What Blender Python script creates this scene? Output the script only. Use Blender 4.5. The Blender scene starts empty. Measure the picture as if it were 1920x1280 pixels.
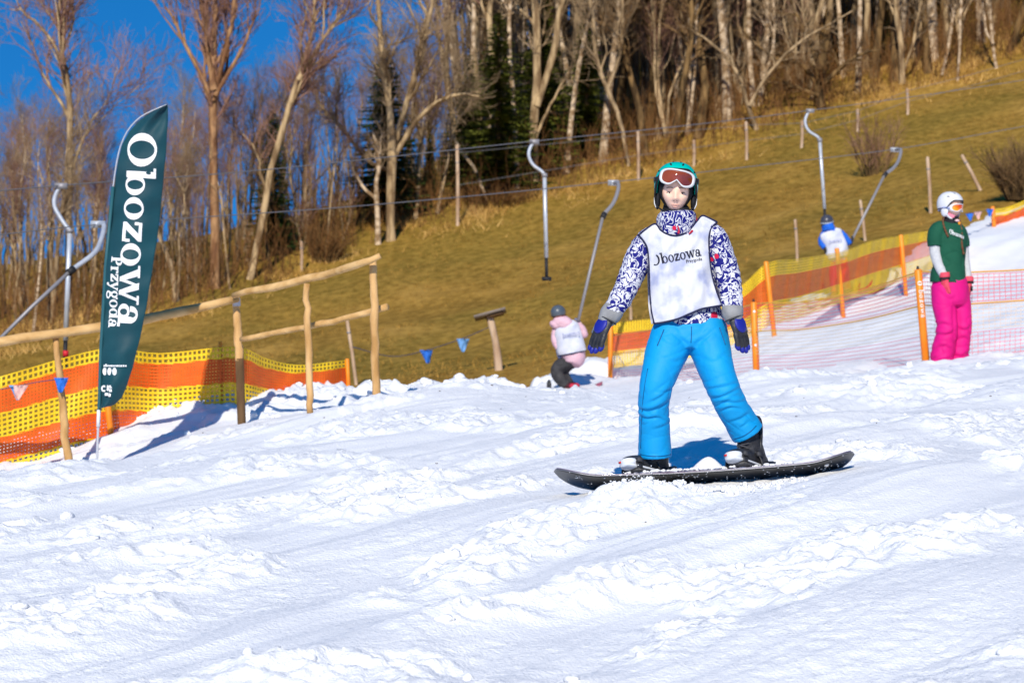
import bpy, math, random
import numpy as np
from mathutils import Vector, Matrix

sc = bpy.context.scene
COL = sc.collection
rad = math.radians

# ---------------------------------------------------------------- camera
cam_d = bpy.data.cameras.new('camera'); cam = bpy.data.objects.new('camera', cam_d); COL.objects.link(cam)
cam_d.lens = 85.0; cam_d.sensor_width = 36.0; cam_d.clip_start = 0.1; cam_d.clip_end = 3000
cam.location = (0, 0, 0); cam.rotation_euler = (rad(90), 0, 0)
cam_d.dof.use_dof = True; cam_d.dof.focus_distance = 11.95; cam_d.dof.aperture_fstop = 5.6
sc.camera = cam

# ---------------------------------------------------------------- sky and sun
SUN_AZ, SUN_EL = 8.0, 33.0        # the sun stands behind the camera, to its left
sdir = Vector((math.sin(rad(SUN_AZ)) * math.cos(rad(SUN_EL)), math.cos(rad(SUN_AZ)) * math.cos(rad(SUN_EL)), -math.sin(rad(SUN_EL))))
world = bpy.data.worlds.new('World'); sc.world = world; world.use_nodes = True
nt = world.node_tree; nt.nodes.clear()
w_out = nt.nodes.new('ShaderNodeOutputWorld'); w_bg = nt.nodes.new('ShaderNodeBackground')
w_sky = nt.nodes.new('ShaderNodeTexSky'); w_sky.sky_type = 'NISHITA'; w_sky.sun_disc = False
w_sky.sun_elevation = rad(SUN_EL); w_sky.sun_rotation = rad(180 + SUN_AZ)
w_sky.altitude = 1200; w_sky.air_density = 1.0; w_sky.dust_density = 0.0; w_sky.ozone_density = 3.0
w_tc = nt.nodes.new('ShaderNodeTexCoord'); w_map = nt.nodes.new('ShaderNodeMapping')
w_map.inputs['Location'].default_value = (0, 0, 0.42)      # clear mountain air: no pale band at the horizon
w_hsv = nt.nodes.new('ShaderNodeHueSaturation'); w_hsv.inputs['Saturation'].default_value = 1.36; w_hsv.inputs['Value'].default_value = 1.34
nt.links.new(w_tc.outputs['Generated'], w_map.inputs['Vector']); nt.links.new(w_map.outputs[0], w_sky.inputs['Vector'])
nt.links.new(w_sky.outputs[0], w_hsv.inputs['Color']); nt.links.new(w_hsv.outputs[0], w_bg.inputs['Color'])
w_bg.inputs['Strength'].default_value = 0.15
nt.links.new(w_bg.outputs[0], w_out.inputs['Surface'])
sun_d = bpy.data.lights.new('sun', 'SUN'); sun = bpy.data.objects.new('sun', sun_d); COL.objects.link(sun)
sun_d.energy = 4.7; sun_d.angle = rad(0.53); sun_d.color = (1.0, 0.94, 0.84)
sun.rotation_euler = sdir.to_track_quat('-Z', 'Y').to_euler()
vs = sc.view_settings; vs.view_transform = 'Standard'; vs.look = 'None'; vs.gamma = 1.0; vs.use_curve_mapping = False
vs.exposure = 0.0
sc.cycles.max_bounces = 6; sc.cycles.transparent_max_bounces = 8

# ---------------------------------------------------------------- helpers
F = 1920 * 85.0 / 36.0
def W(px, py, d, dy=0.0):
    return np.array(((px - 960) * d / F, d + dy, (640 - py) * d / F))

def tag(o, label=None, cat=None, group=None, kind=None):
    if label: o['label'] = label
    if cat: o['category'] = cat
    if group: o['group'] = group
    if kind: o['kind'] = kind
    return o

def thing(name, loc, label, cat, group=None):
    o = bpy.data.objects.new(name, None); COL.objects.link(o); o.location = tuple(float(c) for c in loc); o.empty_display_size = 0.1
    o['origin'] = [float(c) for c in loc]
    return tag(o, label, cat, group)

def mesh_np(name, V, faces, mat=None, smooth=True):
    """faces: list of index arrays (m,k)"""
    V = np.asarray(V, dtype=np.float32).reshape(-1, 3)
    if not isinstance(faces, list): faces = [faces]
    faces = [np.asarray(f, dtype=np.int32) for f in faces if len(f)]
    me = bpy.data.meshes.new(name)
    me.vertices.add(len(V)); me.vertices.foreach_set('co', V.ravel())
    tot = np.concatenate([np.full(len(f), f.shape[1], dtype=np.int32) for f in faces])
    idx = np.concatenate([f.ravel() for f in faces])
    start = np.concatenate([[0], np.cumsum(tot)[:-1]]).astype(np.int32)
    me.loops.add(len(idx)); me.loops.foreach_set('vertex_index', idx)
    me.polygons.add(len(tot)); me.polygons.foreach_set('loop_start', start)
    if smooth: me.polygons.foreach_set('use_smooth', np.ones(len(tot), dtype=bool))
    me.update(calc_edges=True); me.validate()
    if mat: me.materials.append(mat)
    return me

def add(name, V, faces, mat, parent=None, smooth=True):
    V = np.asarray(V, dtype=float).reshape(-1, 3)
    loc = None
    if parent is not None:
        r = parent
        while r.parent is not None: r = r.parent
        org = np.array(r['origin']) if 'origin' in r else np.array(r.location)
        V = V - org
    o = bpy.data.objects.new(name, mesh_np(name, V, faces, mat, smooth)); COL.objects.link(o)
    if parent is not None: o.parent = parent
    return o

class MB:
    """collects shapes: verts + quads/tris"""
    def __init__(s): s.v = []; s.f = {}; s.n = 0
    def put(s, V, faces):
        V = np.asarray(V, dtype=float).reshape(-1, 3)
        if not isinstance(faces, list): faces = [faces]
        for f in faces:
            f = np.asarray(f, dtype=np.int64)
            if len(f): s.f.setdefault(f.shape[1], []).append(f + s.n)
        s.v.append(V); s.n += len(V)
        return s
    def arrays(s): return np.concatenate(s.v), [np.concatenate(x) for x in s.f.values()]
    def build(s, name, mat, parent=None, smooth=True):
        V, f = s.arrays(); return add(name, V, f, mat, parent, smooth)

def nrm(v): 
    v = np.asarray(v, dtype=float); return v / np.maximum(np.linalg.norm(v, axis=-1, keepdims=True), 1e-9)

def box(c, sx, sy, sz, R=None):
    V = np.array([(x, y, z) for x in (-.5, .5) for y in (-.5, .5) for z in (-.5, .5)]) * (sx, sy, sz)
    if R is not None: V = V @ np.asarray(R).T
    return V + np.asarray(c), [np.array([(0, 1, 3, 2), (4, 6, 7, 5), (0, 4, 5, 1), (2, 3, 7, 6), (0, 2, 6, 4), (1, 5, 7, 3)])]

def loft(P, RX, RY=None, k=20, ref=(1, 0, 0), power=2.0, caps=True):
    """elliptical tube along P; RX along ref, RY across"""
    P = np.asarray(P, dtype=float); n = len(P)
    RX = np.broadcast_to(np.asarray(RX, dtype=float), (n,)); RY = RX if RY is None else np.broadcast_to(np.asarray(RY, dtype=float), (n,))
    T = nrm(np.gradient(P, axis=0)); ref = np.asarray(ref, dtype=float)
    U = nrm(ref - (T @ ref)[:, None] * T); Vv = np.cross(T, U)
    a = np.linspace(0, 2 * np.pi, k, endpoint=False)
    ca = np.sign(np.cos(a)) * np.abs(np.cos(a)) ** (2 / power); sa = np.sign(np.sin(a)) * np.abs(np.sin(a)) ** (2 / power)
    V = P[:, None] + RX[:, None, None] * ca[None, :, None] * U[:, None] + RY[:, None, None] * sa[None, :, None] * Vv[:, None]
    V = V.reshape(-1, 3)
    i = np.arange(n - 1)[:, None] * k; j = np.arange(k)[None]; j2 = (j + 1) % k
    Fq = np.stack([i + j, i + j2, i + k + j2, i + k + j], -1).reshape(-1, 4)
    faces = [Fq]
    if caps:
        V = np.concatenate([V, P[:1], P[-1:]]); c0 = n * k
        jj = np.arange(k); j3 = (jj + 1) % k
        faces.append(np.concatenate([np.stack([np.full(k, c0), j3, jj], 1), np.stack([np.full(k, c0 + 1), (n - 1) * k + jj, (n - 1) * k + j3], 1)]))
    return V, faces

def smooth_path(P, n):
    """Catmull-Rom resample (any columns)"""
    P = np.asarray(P, dtype=float); m = len(P)
    Q = np.vstack([2 * P[0] - P[1], P, 2 * P[-1] - P[-2]])
    t = np.linspace(0, m - 1, n); i = np.minimum(t.astype(int), m - 2); f = (t - i)[:, None]
    p0, p1, p2, p3 = Q[i], Q[i + 1], Q[i + 2], Q[i + 3]
    return 0.5 * (2 * p1 + (p2 - p0) * f + (2 * p0 - 5 * p1 + 4 * p2 - p3) * f ** 2 + (3 * p1 - p0 - 3 * p2 + p3) * f ** 3)

def limb(pts, n=16, k=20, ref=(1, 0, 0), caps=True):
    """pts rows: x y z rx ry, smoothed"""
    Q = smooth_path(pts, n); return loft(Q[:, :3], Q[:, 3], Q[:, 4], k, ref, caps=caps)

def ellipsoid(c, r, R=None, nu=20, nv=12):
    u = np.linspace(0, 2 * np.pi, nu, endpoint=False); v = np.linspace(0, np.pi, nv)
    V = np.stack([np.sin(v)[:, None] * np.cos(u), np.sin(v)[:, None] * np.sin(u), np.cos(v)[:, None] * np.ones(nu)], -1).reshape(-1, 3) * np.asarray(r)
    if R is not None: V = V @ np.asarray(R).T
    i = np.arange(nv - 1)[:, None] * nu; j = np.arange(nu)[None]; j2 = (j + 1) % nu
    return V + np.asarray(c), [np.stack([i + j, i + nu + j, i + nu + j2, i + j2], -1).reshape(-1, 4)]

def grid_faces(n, m, wrap=False):
    i = np.arange(n - 1)[:, None] * m
    j = np.arange(m if wrap else m - 1)[None]; j2 = (j + 1) % m
    return np.stack([i + j, i + j2, i + m + j2, i + m + j], -1).reshape(-1, 4)

def sheet(P, thick, axis):
    """grid P (n,m,3) given thickness along axis (vector or (n,m,3)); closed rim"""
    n, m = P.shape[:2]; A = P.reshape(-1, 3); B = (P + np.asarray(axis) * thick).reshape(-1, 3)
    f = grid_faces(n, m); N = n * m
    rim = list(range(m)) + [i * m + m - 1 for i in range(1, n)] + [(n - 1) * m + j for j in range(m - 2, -1, -1)] + [i * m for i in range(n - 2, 0, -1)]
    rim = np.array(rim); r2 = np.roll(rim, -1)
    return np.concatenate([A, B]), [np.concatenate([f, f[:, ::-1] + N, np.stack([rim, rim + N, r2 + N, r2], 1)])]

def rotz(a): c, s = math.cos(a), math.sin(a); return np.array([[c, -s, 0], [s, c, 0], [0, 0, 1.0]])
def rotx(a): c, s = math.cos(a), math.sin(a); return np.array([[1.0, 0, 0], [0, c, -s], [0, s, c]])
def roty(a): c, s = math.cos(a), math.sin(a); return np.array([[c, 0, s], [0, 1.0, 0], [-s, 0, c]])

# ---- noise
_rng = np.random.default_rng(7); _perm = np.tile(_rng.permutation(256), 3)
_g2 = np.stack([np.cos(np.arange(256) * 2.399963), np.sin(np.arange(256) * 2.399963)], 1)
_g3 = nrm(_rng.normal(size=(256, 3)))
def pn2(x, y, s=0):
    x = np.asarray(x, dtype=float) + s * 17.31; y = np.asarray(y, dtype=float) + s * 9.73
    xi = np.floor(x).astype(np.int64); yi = np.floor(y).astype(np.int64); xf = x - xi; yf = y - yi; xi &= 255; yi &= 255
    u = xf * xf * xf * (xf * (xf * 6 - 15) + 10); v = yf * yf * yf * (yf * (yf * 6 - 15) + 10)
    def g(a, b, dx, dy):
        h = _perm[_perm[a & 255] + (b & 255)]; gg = _g2[h]; return gg[..., 0] * dx + gg[..., 1] * dy
    n0 = g(xi, yi, xf, yf) * (1 - u) + g(xi + 1, yi, xf - 1, yf) * u
    n1 = g(xi, yi + 1, xf, yf - 1) * (1 - u) + g(xi + 1, yi + 1, xf - 1, yf - 1) * u
    return (n0 * (1 - v) + n1 * v) * 1.5
def pn3(P, f=1.0, s=0):
    P = np.asarray(P, dtype=float) * f + s * 13.7
    I = np.floor(P).astype(np.int64); D = P - I; I &= 255; U = D * D * D * (D * (D * 6 - 15) + 10)
    r = 0
    for a in (0, 1):
        for b in (0, 1):
            for c in (0, 1):
                h = _perm[_perm[_perm[(I[:, 0] + a) & 255] + ((I[:, 1] + b) & 255)] + ((I[:, 2] + c) & 255)]
                w = (U[:, 0] if a else 1 - U[:, 0]) * (U[:, 1] if b else 1 - U[:, 1]) * (U[:, 2] if c else 1 - U[:, 2])
                r = r + w * (_g3[h] * (D - np.array((a, b, c)))).sum(1)
    return r * 1.5
def fbm2(x, y, o=4, s=0, gain=.5):
    r = 0; a = 1.0; f = 1.0
    for k in range(o): r = r + a * pn2(x * f, y * f, s + k); a *= gain; f *= 2.03
    return r
def sstep(a, b, x): t = np.clip((np.asarray(x, dtype=float) - a) / (b - a), 0, 1); return t * t * (3 - 2 * t)

# ---- voxel union
def remesh(shapes, voxel, smooth=6, keep=None):
    mb = MB()
    for V, f in shapes: mb.put(V, f)
    V, f = mb.arrays()
    o = bpy.data.objects.new('tmp', mesh_np('tmp', V, f)); COL.objects.link(o)
    m = o.modifiers.new('r', 'REMESH'); m.mode = 'VOXEL'; m.voxel_size = voxel; m.adaptivity = 0
    if smooth:
        m2 = o.modifiers.new('s', 'SMOOTH'); m2.factor = 0.5; m2.iterations = smooth
    dg = bpy.context.evaluated_depsgraph_get(); me = bpy.data.meshes.new_from_object(o.evaluated_get(dg))
    n = len(me.vertices); V = np.empty(n * 3); me.vertices.foreach_get('co', V); V = V.reshape(-1, 3)
    N = np.empty(n * 3); me.vertices.foreach_get('normal', N); N = N.reshape(-1, 3)
    li = np.empty(len(me.loops), dtype=np.int32); me.loops.foreach_get('vertex_index', li)
    lt = np.empty(len(me.polygons), dtype=np.int32); me.polygons.foreach_get('loop_total', lt)
    ls = np.empty(len(me.polygons), dtype=np.int32); me.polygons.foreach_get('loop_start', ls)
    faces = []
    for k in (3, 4):
        s_ = ls[lt == k]
        if len(s_): faces.append(li[s_[:, None] + np.arange(k)])
    old = o.data; bpy.data.objects.remove(o); bpy.data.meshes.remove(old); bpy.data.meshes.remove(me)
    return V, N, faces

# ---------------------------------------------------------------- materials
def mat(name, col, rough=0.7, col2=None, scale=20.0, bump=0.0, bscale=60.0, spec=0.3, metal=0.0, coat=0.0, stretch=None, lo=.35, hi=.65, detail=4, sheen=0.0, trans=0.0, bdist=0.01):
    m = bpy.data.materials.new(name); m.use_nodes = True; t = m.node_tree; b = t.nodes['Principled BSDF']
    b.inputs['Base Color'].default_value = (*col, 1); b.inputs['Roughness'].default_value = rough
    b.inputs['Specular IOR Level'].default_value = spec; b.inputs['Metallic'].default_value = metal
    b.inputs['Coat Weight'].default_value = coat; b.inputs['Sheen Weight'].default_value = sheen
    tc = t.nodes.new('ShaderNodeTexCoord'); vec = tc.outputs['Object']
    if stretch:
        mp = t.nodes.new('ShaderNodeMapping'); mp.inputs['Scale'].default_value = stretch; t.links.new(vec, mp.inputs[0]); vec = mp.outputs[0]
    if col2 is not None:
        n = t.nodes.new('ShaderNodeTexNoise'); n.inputs['Scale'].default_value = scale; n.inputs['Detail'].default_value = detail
        r = t.nodes.new('ShaderNodeValToRGB'); r.color_ramp.elements[0].position = lo; r.color_ramp.elements[1].position = hi
        r.color_ramp.elements[0].color = (*col, 1); r.color_ramp.elements[1].color = (*col2, 1)
        t.links.new(vec, n.inputs['Vector']); t.links.new(n.outputs['Fac'], r.inputs[0]); t.links.new(r.outputs[0], b.inputs['Base Color'])
    if bump:
        n = t.nodes.new('ShaderNodeTexNoise'); n.inputs['Scale'].default_value = bscale; n.inputs['Detail'].default_value = 4
        bp = t.nodes.new('ShaderNodeBump'); bp.inputs['Strength'].default_value = bump; bp.inputs['Distance'].default_value = bdist
        t.links.new(vec, n.inputs['Vector']); t.links.new(n.outputs['Fac'], bp.inputs['Height']); t.links.new(bp.outputs[0], b.inputs['Normal'])
    return m

# ================================================================ the setting: hill and piste
def hill_raw(x, y):
    x = np.asarray(x, dtype=float); y = np.asarray(y, dtype=float)
    xs = np.where(x > 0, .25 * x, .15 * x); xs = xs + .05 * 1.5 * np.log1p(np.exp(-np.abs(x) / 1.5)) * 1.0
    xs = np.where(x > 40, 10 + .06 * (x - 40), xs); xs = np.where(x < -40, -6 + .02 * (x + 40), xs)
    yc = np.clip(y, 38, 80); z = -2.16 + xs + .037 * np.minimum(y, 120) + .00225 * (yc - 38) ** 2
    w = sstep(-14, 16, x)
    z = z + (.05 + .17 * w) * np.clip(y - 80, 0, 55) * np.where(y > 80, 1, 0)
    z = z - (1 - w) * .03 * np.clip(y - 90, 0, 160)
    z = z + .18 * pn2(x * .13, y * .13, 3) + .06 * pn2(x * .5, y * .5, 4)
    # low terrace bank along the wood's edge
    e = y - edge_y(x); z = z + .55 * np.exp(-((e - 3.0) / 2.2) ** 2) * (0.6 + .5 * pn2(x * .12, 0 * x, 11))
    return z
def edge_y(x):
    return np.interp(x, [-40, -14, -9, -4, 0, 3.4, 9, 17, 40], [62, 63, 65.5, 75, 77, 79, 80, 82, 86])

SNOW_POLY = np.array([(-40, 30), (-12, 25.5), (-6, 24), (-4.7, 23.3), (-3.5, 23.6), (-2.5, 23.2), (-1.75, 24.2), (-1.25, 23.0), (-.7, 23.8), (-.2, 24.2), (.12, 26.5),
                      (.2, 31), (.05, 34), (.3, 36.2), (.95, 38.6), (2.0, 40.3), (3.7, 41.2), (5.45, 43.9), (7.15, 47.1), (9, 50.4), (11, 53.5), (16, 61), (40, 90), (60, -30), (-60, -30)], dtype=float)
def poly_sd(x, y, poly=SNOW_POLY):
    """signed distance, positive inside"""
    d = np.full(x.shape, 1e9); ins = np.zeros(x.shape, dtype=bool)
    for a, b in zip(poly, np.roll(poly, -1, axis=0)):
        e = b - a; L = (e ** 2).sum(); t = np.clip(((x - a[0]) * e[0] + (y - a[1]) * e[1]) / L, 0, 1)
        d = np.minimum(d, (x - a[0] - t * e[0]) ** 2 + (y - a[1] - t * e[1]) ** 2)
        c = ((a[1] > y) != (b[1] > y)) & (x < (b[0] - a[0]) * (y - a[1]) / (b[1] - a[1] + 1e-12) + a[0]); ins ^= c
    d = np.sqrt(d); return np.where(ins, d, -d)

CP = [W(*p) for p in [(1320, 908, 12), (1046, 912, 12), (1600, 884, 12), (180, 882, 20), (120, 890, 20.8), (582, 772, 20.6), (700, 756, 20.2), (960, 729, 22.5), (820, 735, 22), (1145, 733, 38), (1415, 718, 30), (1735, 690, 25), (1920, 668, 23),
      (0, 1280, 8.5), (960, 1280, 8.2), (1920, 1280, 8.0), (0, 1000, 13), (0, 905, 18.5), (960, 1000, 11), (960, 870, 14), (960, 775, 18), (1920, 1000, 10.5), (1920, 850, 13.5), (1920, 745, 18),
      (1440, 634, 37), (1580, 592, 41.5), (1692, 557, 45), (1810, 452, 48.5), (1920, 424, 50), (1920, 560, 33), (1600, 650, 33), (1055, 730, 35), (1100, 704, 36.8), (1140, 684, 38.2), (1080, 722, 35.6), (1050, 742, 24), (1100, 740, 29), (1010, 738, 27), (1310, 795, 15), (1450, 765, 17.5),
      (0, 876, 22.3), (230, 812, 22.3), (452, 792, 22), (655, 756, 23.8), (400, 1000, 12.3), (1200, 742, 24), (1560, 556, 43.2), (1145, 682, 38.6)]]
CP += [np.array(p) for p in [(-12, 10, -1.75), (-12, 20, -2.0), (-14, 28, -2.6), (14, 8, -.3), (14, 20, .7), (17, 36, 2.6), (22, 60, 5.5), (0, 0, -1.7), (-9, 0, -1.9), (9, 0, -1.3), (0, 4, -1.5), (-1, 29, -.95), (20, -5, -.5), (-20, -5, -2), (0, -10, -2.0)]]
CP = np.array(CP)
def _tps_fit(C, lam=.02):
    n = len(C); d = np.linalg.norm(C[:, None, :2] - C[None, :, :2], axis=-1); K = np.where(d > 0, d * d * np.log(d + 1e-12), 0) + lam * np.eye(n)
    Pm = np.c_[np.ones(n), C[:, :2]]; A = np.block([[K, Pm], [Pm.T, np.zeros((3, 3))]])
    return np.linalg.solve(A, np.r_[C[:, 2], 0, 0, 0])
_TW = _tps_fit(CP)
def snow_base(x, y):
    x = np.asarray(x, dtype=float); y = np.asarray(y, dtype=float); z = _TW[-3] + _TW[-2] * x + _TW[-1] * y
    for c, w in zip(CP, _TW):
        d2 = (x - c[0]) ** 2 + (y - c[1]) ** 2; z = z + w * .5 * d2 * np.log(d2 + 1e-12)
    return z

LUMPS = [(1.05, 14.75, .45, .12, .10), (.58, 11.72, .13, .10, .06), (.44, 11.75, .08, .08, .05), (1.0, 12.35, .10, .07, .10)]
def snow_detail(x, y, fine=True):
    c, s = math.cos(rad(49)), math.sin(rad(49))
    wx = x + .12 * pn2(x * 1.1, y * 1.1, 21); wy = y + .12 * pn2(x * 1.1, y * 1.1, 22)
    a = wx * c + wy * s; b = -wx * s + wy * c                      # a runs along the skid marks
    z = .05 * pn2(x * .45, y * .3, 5) + .045 * pn2(a * .22, b * .95, 18)
    st = pn2(a * .35, b * 2.1, 6); z = z + .052 * st
    st2 = pn2(a * .7, b * 5.5, 7); z = z - .022 * np.abs(st2) * (.4 + .9 * sstep(-.3, .3, pn2(x * .5, y * .5, 19)))
    m = sstep(-.05, .45, pn2(a * .6, b * 1.25, 9) + .35 * pn2(x * 2.3, y * 2.3, 10))      # patches of pushed-up loose snow
    bil = 1 - np.abs(pn2(x * 5.2, y * 5.2, 12)); bil2 = 1 - np.abs(pn2(x * 11, y * 11, 13))
    z = z + m * (.068 * (bil - .55) + .028 * (bil2 - .55) + .02)
    z = z + .010 * m * pn2(x * 23, y * 23, 14)
    if fine:
        tex = pn2(a * 3.5, b * 22, 15); rough = sstep(-.25, .35, pn2(x * .9, y * .7, 20)); z = z + .0028 * tex + (.0018 + .004 * rough) * (1 - 2 * np.abs(pn2(x * 24, y * 24, 16))) * .7 + .0022 * pn2(x * 50, y * 50, 17) + .010 * rough * (.5 - np.abs(pn2(x * 9, y * 9, 23)))
    return z
def snow_z(x, y, fine=False):
    x = np.atleast_1d(np.asarray(x, dtype=float)); y = np.atleast_1d(np.asarray(y, dtype=float))
    sd = poly_sd(x, y)
    hol = np.exp(-((x - .8) / .85) ** 4 - ((y - 24.5) / 6.0) ** 4)          # shallow dip where the lift track joins
    z = snow_base(x, y) + snow_detail(x, y, fine) * np.where(y > 29, .55, 1.0) * (1 - .6 * hol) - .085 * hol
    sdn = sd + .28 * pn2(x * 1.7, y * 1.7, 31) + .12 * pn2(x * 5, y * 5, 32)
    crest = np.exp(-((sdn - .45) / .5) ** 2) * np.interp(y, [25.2, 27.5, 80], [1, .12, .12])
    z = z + crest * (.07 + .13 * (1 - np.abs(pn2(x * 2.7, y * 2.7, 33))) * .8 - .05 + .05 * (1 - np.abs(pn2(x * 7, y * 7, 34))))
    z = z - 1.9 * sstep(.25, -1.1, sdn)
    # the bed that the board has scraped
    for lx, ly, rx, ry, h in LUMPS: z = z + h * np.exp(-((x - lx) / rx) ** 2 - ((y - ly) / ry) ** 2)
    return z
def hill_z(x, y):
    x = np.atleast_1d(np.asarray(x, dtype=float)); y = np.atleast_1d(np.asarray(y, dtype=float))
    return hill_raw(x, y) - 1.6 * sstep(-.2, 1.8, poly_sd(x, y))
def on_hill(px, py):
    """where a pixel's ray meets the hill"""
    d = np.linspace(36, 140, 900); x = (px - 960) * d / F; z = (640 - py) * d / F
    g = hill_raw(x, d) - z; k = np.where(g > 0)[0]; i = k[0] if len(k) else -1
    return np.array([x[i], d[i], hill_raw(x[i], d[i])])

M_snow = mat('snow', (.875, .873, .87), .62, (.82, .822, .83), 3.0, bump=.7, bscale=70, spec=.25, bdist=.012, detail=8)
def axis_pts(segs):
    out = [np.arange(a, b, s) for a, b, s in segs]; return np.concatenate(out + [[segs[-1][1]]])
gx = axis_pts([(-24, -9, .5), (-9, -4.8, .08), (-4.8, -2.7, .035), (-2.7, 3.0, .0155), (3.0, 6, .035), (6, 12, .08), (12, 26, .5)])
gy = axis_pts([(-12, 6, .5), (6, 7.4, .1), (7.4, 13.5, .0165), (13.5, 18, .03), (18, 25, .045), (25, 40, .09), (40, 56, .2), (56, 68, .6)])
GX, GY = np.meshgrid(gx, gy)
GZ = snow_z(GX.ravel(), GY.ravel(), True)
piste = add('snow_piste', np.stack([GX.ravel(), GY.ravel(), GZ], 1), grid_faces(len(gy), len(gx)), M_snow)
tag(piste, kind='structure')

# loose chunks of thrown-up snow
rng = np.random.default_rng(5)
def chunk_mesh(n, xr, yr, smin, smax, thr, seed):
    r = np.random.default_rng(seed)
    V0, f0 = ellipsoid((0, 0, 0), (1, 1, 1), nu=9, nv=7); mb = MB(); k = 0
    X = r.uniform(*xr, n * 8); Y = r.uniform(*yr, n * 8)
    c, s = math.cos(rad(49)), math.sin(rad(49)); m = pn2((X * c + Y * s) * .6, (-X * s + Y * c) * 1.25, 9) + .35 * pn2(X * 2.3, Y * 2.3, 10)
    ok = (m > thr) & (poly_sd(X, Y) > -.1) & ((np.abs(X - .95) > .85) | (np.abs(Y - 12) > .45)); X = X[ok][:n]; Y = Y[ok][:n]; Z = snow_z(X, Y)
    for x, y, z in zip(X, Y, Z):
        q = smin + (smax - smin) * r.random() ** 5
        P = V0 * (1 + .33 * pn3(V0, 1.6, k)[:, None] + .16 * pn3(V0, 3.7, k)[:, None]) * (q * r.uniform(.8, 1.5), q * r.uniform(.8, 1.3), q * r.uniform(.5, .85))
        mb.put(P @ rotz(r.uniform(0, 6)).T + (x, y, z + q * .12), f0); k += 1
    return mb
mb = chunk_mesh(900, (-2.6, 2.9), (7.6, 14), .003, .030, .12, 1)
V2, f2 = chunk_mesh(420, (-4.5, 4.5), (13, 24), .006, .045, .12, 2).arrays(); mb.put(V2, f2)
V2, f2 = chunk_mesh(260, (-4.8, .1), (22, 24.4), .01, .06, -.4, 3).arrays(); mb.put(V2, f2)
o = mb.build('snow_clods', M_snow); tag(o, 'loose clods of snow thrown up over the piste', 'snow clods', kind='stuff')

mb = MB(); V0, f0 = ellipsoid((0, 0, 0), (1, 1, 1), nu=6, nv=5)
for i in range(46):
    x, y = rng.uniform(-3, 3.5), rng.uniform(8, 21); q = rng.uniform(.002, .0055) * (y / 11); mb.put(V0 * (1 + .4 * pn3(V0, 1.5, i)[:, None]) * q * (1.6, 1, .6) @ rotz(rng.uniform(0, 6)).T + (x, y, float(snow_z(x, y, True)[0]) + q * .3), f0)
tag(mb.build('dirt_specks', mat('dirt', (.10, .085, .08), .9)), 'tiny dark crumbs of dirt lying on the snow', 'dirt', kind='stuff')

# ---- grass hill: one sheet to the horizon
def hill_material():
    m = bpy.data.materials.new('dry_meadow'); m.use_nodes = True; t = m.node_tree; b = t.nodes['Principled BSDF']
    b.inputs['Roughness'].default_value = .95; b.inputs['Specular IOR Level'].default_value = .05
    tc = t.nodes.new('ShaderNodeTexCoord')
    def noise(scale, det, stretch=None):
        n = t.nodes.new('ShaderNodeTexNoise'); n.inputs['Scale'].default_value = scale; n.inputs['Detail'].default_value = det
        if stretch:
            mp = t.nodes.new('ShaderNodeMapping'); mp.inputs['Scale'].default_value = stretch; t.links.new(tc.outputs['Object'], mp.inputs[0]); t.links.new(mp.outputs[0], n.inputs['Vector'])
        else: t.links.new(tc.outputs['Object'], n.inputs['Vector'])
        return n
    def ramp(n, stops):
        r = t.nodes.new('ShaderNodeValToRGB'); e = r.color_ramp.elements
        e[0].position, e[0].color = stops[0][0], (*stops[0][1], 1); e[1].position, e[1].color = stops[-1][0], (*stops[-1][1], 1)
        for p, c in stops[1:-1]: q = e.new(p); q.color = (*c, 1)
        t.links.new(n.outputs['Fac'], r.inputs[0]); return r
    def mix(fac, a, c):
        x = t.nodes.new('ShaderNodeMix'); x.data_type = 'RGBA'
        if isinstance(fac, float): x.inputs[0].default_value = fac
        else: t.links.new(fac, x.inputs[0])
        t.links.new(a, x.inputs[6]); t.links.new(c, x.inputs[7]); return x.outputs[2]
    n1 = noise(.55, 6, (1, .45, 1)); c1 = ramp(n1, [(.3, (.195, .110, .018)), (.5, (.31, .172, .030)), (.7, (.45, .26, .06))])
    n2 = noise(.22, 5, (1, .4, 1)); c2 = ramp(n2, [(.4, (.16, .112, .018)), (.7, (.26, .165, .026))])
    f2 = ramp(noise(.14, 4), [(.4, (0, 0, 0)), (.62, (1, 1, 1))])
    a = mix(f2.outputs[0], c1.outputs[0], c2.outputs[0])
    n3 = noise(4.5, 6, (1, .5, 1)); c3 = ramp(n3, [(.34, (.08, .045, .008)), (.66, (.60, .36, .08))])
    a = mix(.30, a, c3.outputs[0])
    t.links.new(a, b.inputs['Base Color'])
    bp = t.nodes.new('ShaderNodeBump'); bp.inputs['Strength'].default_value = .8; bp.inputs['Distance'].default_value = .09
    t.links.new(noise(7, 6, (1, .6, 1)).outputs['Fac'], bp.inputs['Height']); t.links.new(bp.outputs[0], b.inputs['Normal'])
    return m
M_hill = hill_material()
hx = axis_pts([(-1500, -200, 130), (-200, -40, 8), (-40, -14, 1.0), (-14, 24, .3), (24, 60, 1.2), (60, 200, 8), (200, 1500, 130)])
hy = axis_pts([(-300, -20, 40), (-20, 20, 2.5), (20, 62, .4), (62, 90, .3), (90, 140, 1.5), (140, 300, 10), (300, 2500, 150)])
HX, HY = np.meshgrid(hx, hy)
HZ = hill_z(HX.ravel(), HY.ravel())
hill = add('grass_hill', np.stack([HX.ravel(), HY.ravel(), HZ], 1), grid_faces(len(hy), len(hx)), M_hill)
tag(hill, kind='structure')

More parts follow.
